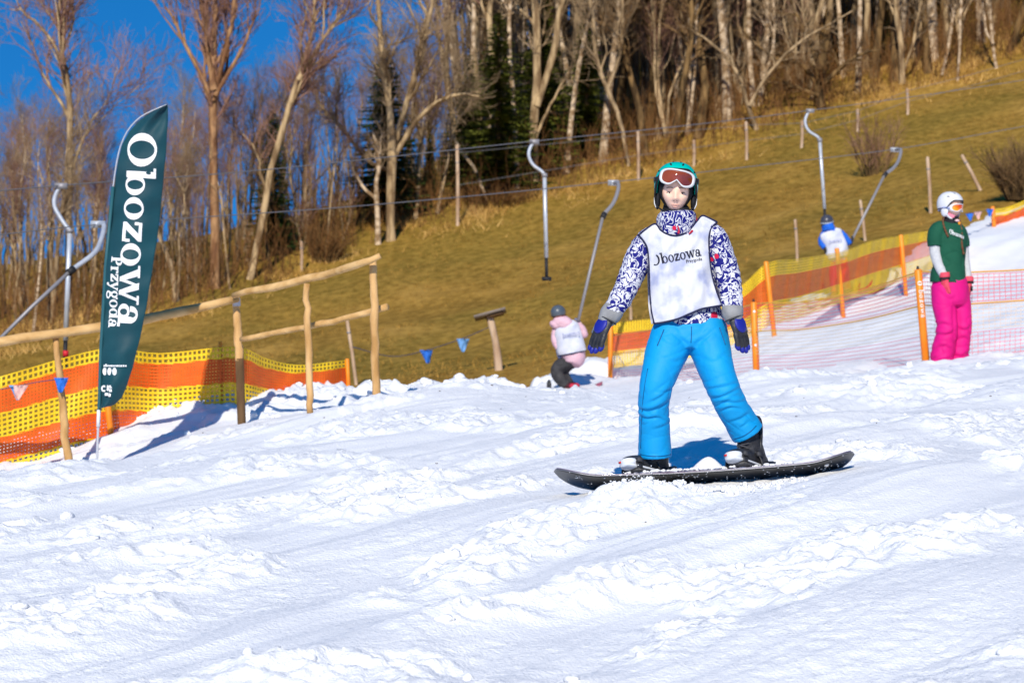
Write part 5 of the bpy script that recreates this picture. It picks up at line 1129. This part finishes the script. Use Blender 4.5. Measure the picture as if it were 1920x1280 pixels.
# ---- boots and bindings
M_boot = mat('black_boot', (.016, .016, .018), .5, (.035, .035, .04), 25, bump=.4, bscale=70, spec=.4); M_toe = mat('white_rubber', (.72, .73, .76), .5, (.60, .63, .68), 14); M_lace = mat('boot_lace', (.06, .06, .07), .6)
def boot(px, py, yaw, top, hbk, k=1.0):
    """foot centre at a pixel on the deck"""
    c0 = B(px, py); xx = np.dot(c0 - Bc, bu); o = Bc + bu * xx + bn * .026; Rb = RB @ rotz(yaw); fr = Fr(o, Rb, k)
    tl = (np.asarray(top) - o) @ Rb / k; lean_x, lean_y = tl[0] * .245 / tl[2], (tl[1] - .05) * .245 / tl[2]
    foot = limb(np.array([(0, .115, .045, .036, .040), (0, .09, .05, .043, .048), (0, .03, .05, .044, .050), (0, -.05, .045, .047, .044), (0, -.11, .04, .049, .036), (0, -.15, .034, .042, .028), (0, -.172, .03, .026, .018)]), 18, 18)
    sh = limb(np.array([(0, .065, .03, .052, .062), (lean_x * .3, .06 + lean_y * .3, .10, .054, .068), (lean_x * .65, .055 + lean_y * .65, .17, .055, .070), (lean_x, .05 + lean_y, .245, .058, .070)]), 12, 18)
    V, N, f = remesh([foot, sh], .006, 3); bt = add('boot', fr(V), f, M_boot, rider)
    V, f = limb(np.array([(0, .122, .012, .040, .014), (0, .06, .012, .048, .015), (0, -.06, .012, .051, .015), (0, -.13, .013, .047, .014), (0, -.176, .018, .026, .010)]), 14, 16); add('sole', fr(V), f, M_toe, bt)
    V, f = ellipsoid((0, -.134, .034), (.048, .046, .032), nu=18, nv=12); k_ = V[:, 2] < .048; V[:, 2] = np.minimum(V[:, 2], .050); add('toe_cap', fr(V), f, M_toe, bt)
    V, f = box((-.018, -.178, .032), .016, .006, .008); add('red_badge', fr(V), f, mat('red_badge', (.6, .02, .02), .5), bt)
    for i in range(6):
        z0 = .088 + .024 * i; y0 = -.075 + .020 * i + lean_y * .15 * i; lx = lean_x * (z0 / .245)
        for sg in (-1, 1):
            P = np.array([(lx - sg * .036, y0 + .022, z0), (lx, y0 - .004, z0 + .012), (lx + sg * .036, y0 + .026, z0 + .022)]); V, f = loft(smooth_path(P, 7), .0034, k=6); add('lace', fr(V), f, M_lace, bt)
    # binding: part of the board
    bd = add('binding', *[fr(box((0, 0, -.008), .115, .25, .022)[0]), box((0, 0, 0), 1, 1, 1)[1]], M_blk, board)
    for (yc, zc, rr, nm) in ((-.112, .056, .056, 'toe_strap'), (.005, .085, .062, 'ankle_strap')):
        P = np.array([(math.cos(a) * rr, yc + (.018 if nm == 'ankle_strap' else 0) * math.cos(a) ** 2, -.004 + zc * 1.12 * math.sin(a)) for a in np.linspace(0, math.pi, 15)]); V, f = loft(P, .0055, .021, k=8, ref=(0, 0, 1)); add(nm, fr(V), f, M_blk, bd)
        V, f = box((.058, yc, zc * .7), .014, .035, .02); add('buckle', fr(V), f, M_dkgrey, bd)
    hb = np.array([(lean_x * .0 + math.cos(a) * .050, .122 + lean_y * .6 + .02 * math.sin(a) - .025 * math.cos(a) ** 2, .03 + .11 * hbk + .115 * hbk * math.sin(a)) for a in np.linspace(0, 2 * math.pi, 26)]); hb[:, 0] += lean_x * .15 * (hb[:, 2] / .26)
    V, f = loft(hb, .010, .012, k=8, ref=(0, 1, 0)); add('highback', fr(V), f, M_blk, bd)
    P = np.array([(-.058, .02, .0), (-.06, .09, .02), (-.045, .14, .05), (0, .155, .06), (.045, .14, .05), (.06, .09, .02), (.058, .02, .0)]); V, f = loft(smooth_path(P, 20), .007, .016, k=8, ref=(0, 0, 1)); add('heel_hoop', fr(V), f, M_blk, bd)
    return fr
boot(1215, 884, rad(-42), B(1229, 820, .03), .62); boot(1406, 872, rad(-34), B(1394, 796, .03), 1.12)

# ================================================================ the other people
def P5(d):
    s = d / F
    return lambda *rows: np.array([[*W(a, b, d, dy), rx * s, ry * s] for a, b, dy, rx, ry in rows])
# ---- standing woman in the green shirt
D2 = 24.0; Q = P5(D2); s2 = D2 / F
inst = thing('person', W(1785, 686, D2), 'person in green t-shirt, pink trousers and white helmet standing beside the netting', 'person')
hR = rotz(rad(42)) @ rotx(rad(3)); hf2 = Fr(W(1782, 386, D2, -.02), hR, 1.04)
Lg1 = [(1770, 540, 0, 15, 16), (1772, 610, -.02, 11, 12), (1766, 700, .0, 8, 9)]; Lg2 = [(1794, 540, 0, 15, 16), (1800, 610, .03, 11, 12), (1797, 696, .05, 8, 9)]
Ar1 = [(1757, 432, -.04, 9, 9), (1752, 470, -.05, 7.5, 7.5), (1756, 495, -.08, 6.5, 6.5), (1766, 522, -.13, 5, 5)]; Ar2 = [(1802, 430, .08, 9, 9), (1810, 470, .12, 7.5, 7.5), (1814, 500, .10, 6.5, 6.5), (1817, 528, .06, 5, 5)]
V, N, f = remesh([head_shape(hf2), limb(Q((1780, 532, 0, 24, 24), (1779, 495, 0, 22, 21), (1780, 455, 0, 25, 23), (1781, 428, 0, 22, 19), (1781, 415, 0, 10, 11), (1782, 400, 0, 9.5, 10))), limb(Q(*Lg1)), limb(Q(*Lg2)), limb(Q(*Ar1)), limb(Q(*Ar2))], .008, 1)
body2 = add('body', V, f, SKIN, inst); face_bits(hf2, body2)
M_mag = mat('magenta_fabric', (.62, .003, .17), .65, (.68, .005, .20), 5, bump=.12, bscale=140, spec=.25); M_grn = mat('green_jersey', (.007, .070, .038), .8, (.010, .088, .048), 6, spec=.2)
M_slv = mat('white_knit', (.56, .56, .56), .8, (.46, .47, .49), 40, bump=.3, bscale=90); M_rose = mat('coral_glove', (.66, .05, .09), .7, (.72, .08, .12), 20); M_hair = mat('brown_braid', (.10, .035, .015), .7, (.18, .075, .03), 40, bump=.6, bscale=60)
V, N, f = remesh([limb(Q((1780, 520, 0, 30, 26), (1781, 535, 0, 34, 29), (1782, 560, 0, 33, 28), (1782, 572, 0, 28, 24)), 10, 28),
                  limb(Q((1766, 535, -.02, 21, 24), (1768, 570, -.03, 21.5, 23), (1773, 605, -.05, 19, 21), (1772, 632, -.04, 20, 21), (1767, 660, -.02, 21.5, 23), (1764, 690, -.01, 23, 25)), 22, 24),
                  limb(Q((1798, 535, .05, 20, 24), (1802, 570, .05, 20, 23), (1806, 605, .04, 17.5, 21), (1804, 632, .06, 18.5, 21), (1800, 660, .07, 20, 23), (1796, 686, .08, 21, 24)), 22, 24)], .011, 4)
pz = 640 - V[:, 2] / s2; mk = .45 + .9 * np.exp(-((pz - 618) / 18) ** 2) + 1.0 * np.exp(-((pz - 668) / 16) ** 2); V = crease(V, N, V * np.array((.9, .9, 1)) + .3 * V[:, [2, 0, 1]], .0065, (4, 4, 11), 12, mk); V = folds(V, N, [([(1746, 612), (1762, 606), (1782, 612)], .018, 5), ([(1748, 624), (1768, 628), (1788, 618)], .020, 5), ([(1745, 655), (1765, 648), (1786, 658)], .018, 5), ([(1744, 670), (1762, 674), (1784, 668)], .018, 5), ([(1790, 612), (1806, 618), (1822, 610)], .016, 5), ([(1788, 640), (1804, 632), (1820, 640)], .016, 5), ([(1784, 662), (1800, 668), (1816, 658)], .018, 5), ([(1786, 560), (1784, 600), (1786, 650)], .018, 5), ([(1755, 545), (1775, 560), (1786, 556)], .012, 5)], s2)
tr = add('trousers', V, f, M_mag, inst); add('pocket_tab', *box(W(1821, 541, D2, -.02), .02, .02, .05), M_black, tr)
V, N, f = remesh([limb(Q((1777, 530, 0, 34, 30), (1778, 512, 0, 32, 28), (1780, 488, 0, 29, 25), (1781, 460, 0, 31, 27), (1781, 438, 0, 32, 24), (1781, 424, 0, 26, 19), (1781, 415, 0, 14, 15)), 22, 32),
                  limb(Q((1770, 424, -.02, 10, 12), (1758, 430, -.04, 15, 16), (1752, 444, -.05, 15.5, 16), (1752, 462, -.055, 15, 15.5)), 12, 20), limb(Q((1792, 424, .04, 10, 12), (1801, 432, .08, 13, 15), (1807, 446, .10, 13.5, 15), (1810, 462, .11, 13, 14)), 12, 20)], .010, 4)
V = crease(V, N, V + .35 * V[:, [2, 0, 1]], .006, (5, 5, 9), 15, .3 + sstep(430, 500, 640 - V[:, 2] / s2)); shirt = add('shirt', V, f, M_grn, inst)
word('Obozowa', lambda s, t, l: W(1775 + s * 3.3, 439 + s * 1.2 - t * 5.6, D2, -.010 - l - .142 * math.sqrt(max(.02, 1 - ((1775 + s * 3.3 - 1781) / 31.5) ** 2)))).build('lettering', M_white, shirt, False)
for rows in ([(1752, 455, -.055, 11.5, 11.5), (1752, 475, -.06, 10.5, 10.5), (1757, 497, -.085, 9.5, 9.5), (1766, 519, -.13, 8.2, 8.2)], [(1810, 455, .11, 9.5, 10), (1812, 480, .11, 9, 9.5), (1815, 505, .09, 8.5, 9), (1817, 526, .06, 7.5, 7.5)]):
    V, f = limb(Q(*rows), 18, 18); V = V + .004 * pn3(V, 24, 3)[:, None]; add('undersleeve', V, f, M_slv, inst)
for o_, d_, n_, th in ((W(1767, 520, D2, -.135), (.06, -.03, -1), (-.75, -.66, 0), 1), (W(1818, 527, D2, .055), (.03, -.1, -1), (.9, -.3, 0), -1)):
    V, N, f = remesh(glove_shapes(o_, np.array(d_), np.array(n_), 1.12, th, .16, .03), .006, 2); g_ = add('glove', V, f, M_rose, inst)
    dd = nrm(np.array(d_)); add('cuff', *loft(np.array([o_ - dd * .045, o_ - dd * .01, o_ + dd * .02]), (.050, .052, .045), k=16), M_rose, g_); add('strap', *loft(np.array([o_ + dd * .004, o_ + dd * .024]), (.0535, .0505), k=16), M_black, g_)
add('neck_gaiter', *limb(Q((1782, 421, -.01, 15, 15), (1783, 412, -.012, 14.5, 15), (1784, 404, -.016, 13, 14)), 8, 20), M_black, inst)
add('pink_scarf', *limb(Q((1780, 409, -.01, 14.8, 15.5), (1782, 404, -.014, 14.6, 15.2), (1783, 401, -.016, 13, 14)), 6, 20), mat('pink_cloth', (.70, .22, .30), .8), inst)
h2 = helmet(inst, hf2, mat('white_helmet', (.70, .70, .71), .3, spec=.5, coat=.2), M_black, front=74)
for sx in (-1, 1):
    V, f = ellipsoid((sx * .092, .0, -.055), (.018, .042, .052), nu=16, nv=10); add('ear_pad', hf2(V), f, mat('pale_pad', (.66, .66, .70), .8), h2)
    V, f = loft(smooth_path(np.array([(sx * .10, -.02, -.05), (sx * .085, -.03, -.095), (sx * .045, -.05, -.125), (0, -.062, -.132)]), 10), .005, .012, k=6); add('chin_strap', hf2(V), f, M_wh, h2)
V, f = ellipsoid((.0, -.085, -.140), (.03, .018, .014), nu=12, nv=8); add('buckle', hf2(V), f, mat('pale_pink_plastic', (.75, .5, .5), .5), h2)
V, f = ellipsoid((.02, -.095, -.165), (.016, .012, .016), nu=12, nv=8); add('toggle', hf2(V), f, mat('orange_toggle', (.75, .28, .02), .5), h2)
def lens_mat():
    m = mat('mirror_orange_lens', (.80, .06, .008), .12, (.85, .42, .02), 7, spec=.8, coat=.5, metal=.2); return m
goggles(inst, hf2, M_wh, lens_mat(), mat('patterned_strap', (.55, .50, .62), .7, (.25, .35, .65), 30), c=(0, 0, -.020), roll=0, tilt=.02, yf=-.124, hh=.040)
for pts in ([(1768, 405, -.06), (1765, 417, -.09), (1768, 432, -.125), (1773, 445, -.145)], [(1797, 412, -.05), (1800, 432, -.08), (1799, 455, -.115), (1803, 478, -.115)]):
    P = smooth_path(np.array([W(a, b, D2, dy) for a, b, dy in pts]), 26); add('braid', *loft(P, .010 + .003 * np.sin(np.arange(26) * 1.9), k=8), M_hair, inst)
for px, py, dy in ((1764, 700, -.02), (1797, 696, .06)):
    c = W(px, py, D2, dy); V, f = ellipsoid(c + np.array((.04, -.02, .0)), (.15, .06, .06), rotz(rad(-40)), nu=16, nv=10); add('boot', V, f, M_boot, inst)

# ---- child in pink on the drag lift, seen from behind
D3 = 35.0; Q = P5(D3); s3 = D3 / F
kid = thing('person', W(1058, 728, D3), 'child in pink jacket, white bib and dark helmet towed by the lift', 'person')
hf3 = Fr(W(1047, 588, D3), rotz(rad(155)) @ rotx(rad(-5)), .92)
V, N, f = remesh([head_shape(hf3), limb(Q((1072, 668, 0, 17, 18), (1068, 640, 0, 16, 16), (1062, 615, 0, 16, 15), (1055, 603, 0, 8, 9), (1050, 594, 0, 8, 8))), limb(Q((1066, 668, .0, 11, 12), (1044, 692, .04, 8, 9), (1062, 721, .0, 6, 7))), limb(Q((1076, 670, .1, 11, 12), (1054, 696, .16, 8, 9), (1068, 720, .12, 6, 7))),
                  limb(Q((1080, 612, .04, 7, 7), (1092, 625, .06, 6, 6), (1087, 605, .12, 4, 4))), limb(Q((1046, 615, .0, 7, 7), (1042, 640, -.02, 6, 6), (1046, 655, -.05, 4, 4)))], .012, 1)
add('body', V, f, SKIN, kid)
M_rosej = mat('pale_pink_shell', (.66, .40, .46), .75, (.70, .46, .52), 8, spec=.2); M_char = mat('charcoal_trousers', (.028, .027, .030), .75, (.05, .048, .05), 10)
V, N, f = remesh([limb(Q((1072, 684, -.03, 15, 19), (1075, 673, -.01, 22, 24), (1073, 655, 0, 23, 22), (1067, 632, 0, 21, 20), (1061, 612, 0, 20, 17), (1056, 602, 0, 10, 11)), 18, 26), limb(Q((1074, 612, .02, 9, 10), (1088, 615, .05, 9, 9), (1096, 628, .08, 7.5, 8), (1090, 612, .14, 6, 6)), 14, 16), limb(Q((1052, 610, 0, 9, 10), (1043, 622, .0, 9, 9), (1042, 640, -.02, 8, 8), (1047, 654, -.05, 6, 6)), 14, 16)], .013, 4)
V = crease(V, N, V, .008, (6, 6, 9), 21, .8); add('jacket', V, f, M_rosej, kid)
V, N, f = remesh([ellipsoid(W(1056, 605, D3, -.06), (.155, .12, .105), roty(rad(18)), nu=20, nv=14), ellipsoid(W(1041, 609, D3, -.05), (.09, .09, .06), roty(rad(25)), nu=16, nv=10)], .013, 4); V = crease(V, N, V, .006, (6, 6, 9), 23, .8); add('hood', V, f, M_rosej, kid)
def far_bib(parent, quad, d, txt, dy=-.02):
    """front panel wrapped over the back: rows of (py, left px, right px, bulge)"""
    n, m = len(quad), 17; q = smooth_path(np.array(quad, dtype=float), 20); G = np.zeros((20, m, 3))
    for i in range(20):
        for j in range(m):
            u = j / (m - 1) * 2 - 1; px = q[i, 1] + (q[i, 2] - q[i, 1]) * (u + 1) / 2; G[i, j] = W(px, q[i, 0] + q[i, 4] * u, d, -q[i, 3] * math.sqrt(max(0, 1 - .85 * abs(u) ** 2.2)) + .012 * math.sin(u * 5 + i * .6))
    o = add('bib', *sheet(G, .003, (0, 1, 0)), mat('white_bib', (.66, .66, .70), .8, (.54, .56, .66), 9, spec=.2), parent)
    add('binding', *loft(G[-1], .008, k=6, ref=(0, 0, 1)), M_navy, o); 
    return o
b3 = far_bib(kid, [(599, 1066, 1076, .06, 1), (608, 1048, 1084, .15, -2), (620, 1040, 1088, .18, -3), (640, 1042, 1094, .195, -3), (655, 1044, 1098, .20, -4), (662, 1047, 1099, .195, -5)], D3, '')
word('bozowa', lambda s, t, l: W(1054 + s * 4.6, 634 - s * 1.0 - t * 6.0, D3, -.215 - l)).build('lettering', mat('faded_print', (.25, .27, .42), .8), b3, False)
V, N, f = remesh([limb(Q((1070, 672, .0, 14, 17), (1057, 680, .02, 13.5, 15), (1045, 692, .04, 12.5, 13), (1046, 704, .03, 11.5, 12), (1054, 714, .01, 11, 11), (1062, 723, .0, 10.5, 11)), 18, 20), limb(Q((1078, 674, .1, 14, 17), (1066, 682, .13, 13, 15), (1055, 696, .16, 12, 13), (1060, 710, .14, 11, 11), (1068, 722, .12, 10.5, 11)), 18, 20)], .012, 4); V = crease(V, N, V, .009, (6, 6, 9), 24, .9); add('trousers', V, f, M_char, kid)
for px, dy in ((1064, -.02), (1072, .12)):
    V, f = limb(np.array([[*W(px - 6, 724, D3, dy + .05), .06, .06], [*W(px + 2, 724, D3, dy), .065, .06], [*W(px + 9, 725, D3, dy - .05), .05, .045], [*W(px + 13, 726, D3, dy - .08), .03, .03]]), 10, 14, ref=(0, 0, 1)); bt = add('boot', V, f, mat('dark_boot', (.06, .012, .018), .5), kid)
    add('red_toe', *ellipsoid(W(px + 9, 723, D3, dy - .06), (.05, .05, .04), nu=12, nv=8), mat('red_toe', (.45, .02, .05), .5), bt)
helmet(kid, hf3, mat('slate_helmet', (.075, .095, .115), .35, spec=.5, coat=.2), M_black, front=60, vents=False)
add('hair', *limb(Q((1049, 592, -.03, 13, 13), (1050, 600, -.03, 12, 12), (1052, 606, -.02, 9, 9)), 8, 16), mat('auburn_hair', (.13, .03, .015), .7), kid)
for o_, d_, n_ in ((W(1089, 611, D3, .13), (-.3, .3, .7), (.7, -.5, 0)), (W(1046, 652, D3, -.05), (.1, -.1, -1), (-.8, -.5, 0))):
    V, N, f = remesh(glove_shapes(o_, np.array(d_), np.array(n_), .95, 1, .5 if d_[2] > 0 else .2), .008, 2); add('glove', V, f, mat('blue_grey_glove', (.16, .20, .36), .7), kid)
kb = thing('snowboard', W(1055, 731, D3), 'small snowboard under the towed child, dark tip in the snow', 'snowboard')
def flat_board(parent, c, L, Wd, yaw, pitch, roll, m, m2, tip=.05):
    R = rotz(yaw) @ roty(pitch) @ rotx(roll); n = 31; G = np.zeros((n, 7, 3))
    for i, s in enumerate(np.linspace(-1, 1, n)):
        w = Wd * math.sqrt(max(.004, 1 - max(0, (abs(s) - .78) / .22) ** 2.2)); z = tip * max(0, (abs(s) - .7) / .3) ** 2
        for j, t in enumerate(np.linspace(-1, 1, 7)): G[i, j] = np.array(c) + R @ np.array((s * L, t * w, z))
    nrm_ = R @ np.array((0, 0, 1.)); add('base', *sheet(G, .006, nrm_), m, parent); add('topsheet', *sheet(G + nrm_ * .0065, .005, nrm_), m2, parent)
flat_board(kb, W(1058, 730, D3, -.0), .62, .11, rad(25), rad(-3), 0, M_base, mat('pink_topsheet', (.45, .12, .16), .4), .07)
add('binding', *ellipsoid(W(1029, 722, D3, -.25), (.035, .05, .09), nu=12, nv=8), M_blk, kb)

# ---- rider in blue on the lift
D4 = 42.3; Q = P5(D4); s4 = D4 / F
r4 = thing('person', W(1578, 552, D4), 'lift rider in blue jacket, white bib and red trousers behind the netting', 'person')
hf4 = Fr(W(1551, 417, D4), rotz(rad(150)) @ rotx(rad(-4)), .98)
V, N, f = remesh([head_shape(hf4), limb(Q((1572, 492, 0, 13, 13), (1568, 465, 0, 13, 12), (1560, 440, 0, 14, 12), (1554, 430, 0, 7, 7), (1552, 422, 0, 6.5, 6.5))), limb(Q((1566, 490, 0, 8, 9), (1564, 520, .0, 6.5, 7), (1567, 551, 0, 5, 6))), limb(Q((1580, 488, .06, 8, 9), (1584, 518, .06, 6.5, 7), (1590, 546, .06, 5, 6))),
                  limb(Q((1576, 437, .02, 5.5, 6), (1588, 450, .03, 5, 5), (1594, 459, .02, 3.5, 3.5))), limb(Q((1545, 440, 0, 5.5, 6), (1540, 455, 0, 5, 5), (1546, 466, -.06, 3.5, 3.5)))], .013, 1)
add('body', V, f, SKIN, r4)
M_bluej = mat('blue_jacket', (.008, .10, .52), .7, (.012, .13, .60), 8, spec=.25); M_redt = mat('red_trousers', (.60, .006, .025), .7, (.66, .010, .03), 6, spec=.25)
V, N, f = remesh([limb(Q((1573, 489, 0, 17, 17), (1570, 470, 0, 17, 16), (1565, 452, 0, 17, 15), (1559, 438, 0, 16, 13), (1555, 430, 0, 9, 9)), 16, 24), limb(Q((1568, 434, .02, 7, 8), (1577, 438, .03, 7.5, 8), (1586, 448, .03, 7, 7), (1594, 458, .02, 5.5, 5.5)), 12, 16), limb(Q((1551, 436, 0, 7, 8), (1544, 442, 0, 7.5, 8), (1540, 454, -.01, 6.5, 7), (1546, 465, -.06, 5.5, 5.5)), 12, 16),
                  limb(Q((1553, 432, -.03, 12, 12), (1552, 425, -.03, 12, 12), (1551, 419, -.02, 9.5, 10)), 8, 18)], .014, 4); V = crease(V, N, V, .009, (5, 5, 8), 31, .8); add('jacket', V, f, M_bluej, r4)
b4 = far_bib(r4, [(428, 1566, 1576, .06, 1), (436, 1540, 1578, .14, -2), (446, 1538, 1581, .165, -3), (460, 1546, 1587, .175, -3), (474, 1548, 1590, .18, -4), (484, 1554, 1588, .175, -4)], D4, '')
word('bozowa', lambda s, t, l: W(1552 + s * 3.4, 458 - s * .8 - t * 4.4, D4, -.195 - l)).build('lettering', mat('faded_print_far', (.30, .32, .48), .8), b4, False)
V, N, f = remesh([limb(Q((1572, 480, 0, 16, 16), (1573, 492, 0, 17, 17), (1573, 500, 0, 14, 15)), 8, 22), limb(Q((1566, 490, 0, 10, 12), (1564, 515, .0, 9.5, 11), (1565, 530, 0, 9, 10), (1567, 548, 0, 9.5, 11)), 14, 18), limb(Q((1581, 488, .06, 10, 12), (1584, 512, .06, 9.5, 11), (1586, 528, .06, 9, 10), (1589, 543, .06, 9.5, 11)), 14, 18)], .014, 4); V = crease(V, N, V, .009, (5, 5, 9), 33, .9); add('trousers', V, f, M_redt, r4)
helmet(r4, hf4, mat('dark_helmet', (.05, .05, .065), .35, spec=.5, coat=.2), M_black, front=60, vents=False); goggles(r4, hf4, mat('dark_frame', (.03, .03, .03), .5), M_lens, mat('grey_strap', (.4, .45, .5), .6), c=(0, 0, .01))
for px, py, dy in ((1567, 551, 0), (1590, 546, .06)):
    V, f = limb(np.array([[*W(px + 4, py - 4, D4, dy + .08), .07, .09], [*W(px, py, D4, dy), .075, .075], [*W(px - 7, py + 3, D4, dy - .1), .06, .05], [*W(px - 10, py + 4, D4, dy - .15), .035, .03]]), 10, 14, ref=(0, 0, 1)); add('boot', V, f, mat('dark_red_boot', (.22, .008, .025), .45), r4)
for o_, d_, n_ in ((W(1594, 458, D4, .02), (.3, .2, .6), (.7, -.5, 0)), (W(1546, 465, D4, -.06), (.3, -.1, -.8), (-.8, -.5, 0))):
    V, N, f = remesh(glove_shapes(o_, np.array(d_), np.array(n_), 1.05, 1, .4), .009, 2); add('glove', V, f, M_blk, r4)
for k_, (px, py, dy, lab) in enumerate([(1560, 558, .0, 'red and yellow ski under the left boot of the rider in blue'), (1584, 552, .06, 'red and yellow ski under the right boot of the rider in blue')]):
    sk = thing('ski', W(px, py, D4, dy), lab, 'ski', 'skis of the rider in blue'); c = W(px, py, D4, dy - .05); flat_board(sk, c, .62, .035, rad(24), rad(-15), 0, mat('red_ski_base', (.5, .02, .03), .4), mat('yellow_ski_top', (.6, .38, .05), .4, (.5, .03, .03), 4), .10)
    add('ski_binding', *box(c + np.array((.02, 0, .03)), .26, .06, .035, rotz(rad(24)) @ roty(rad(-15))), M_blk, sk)
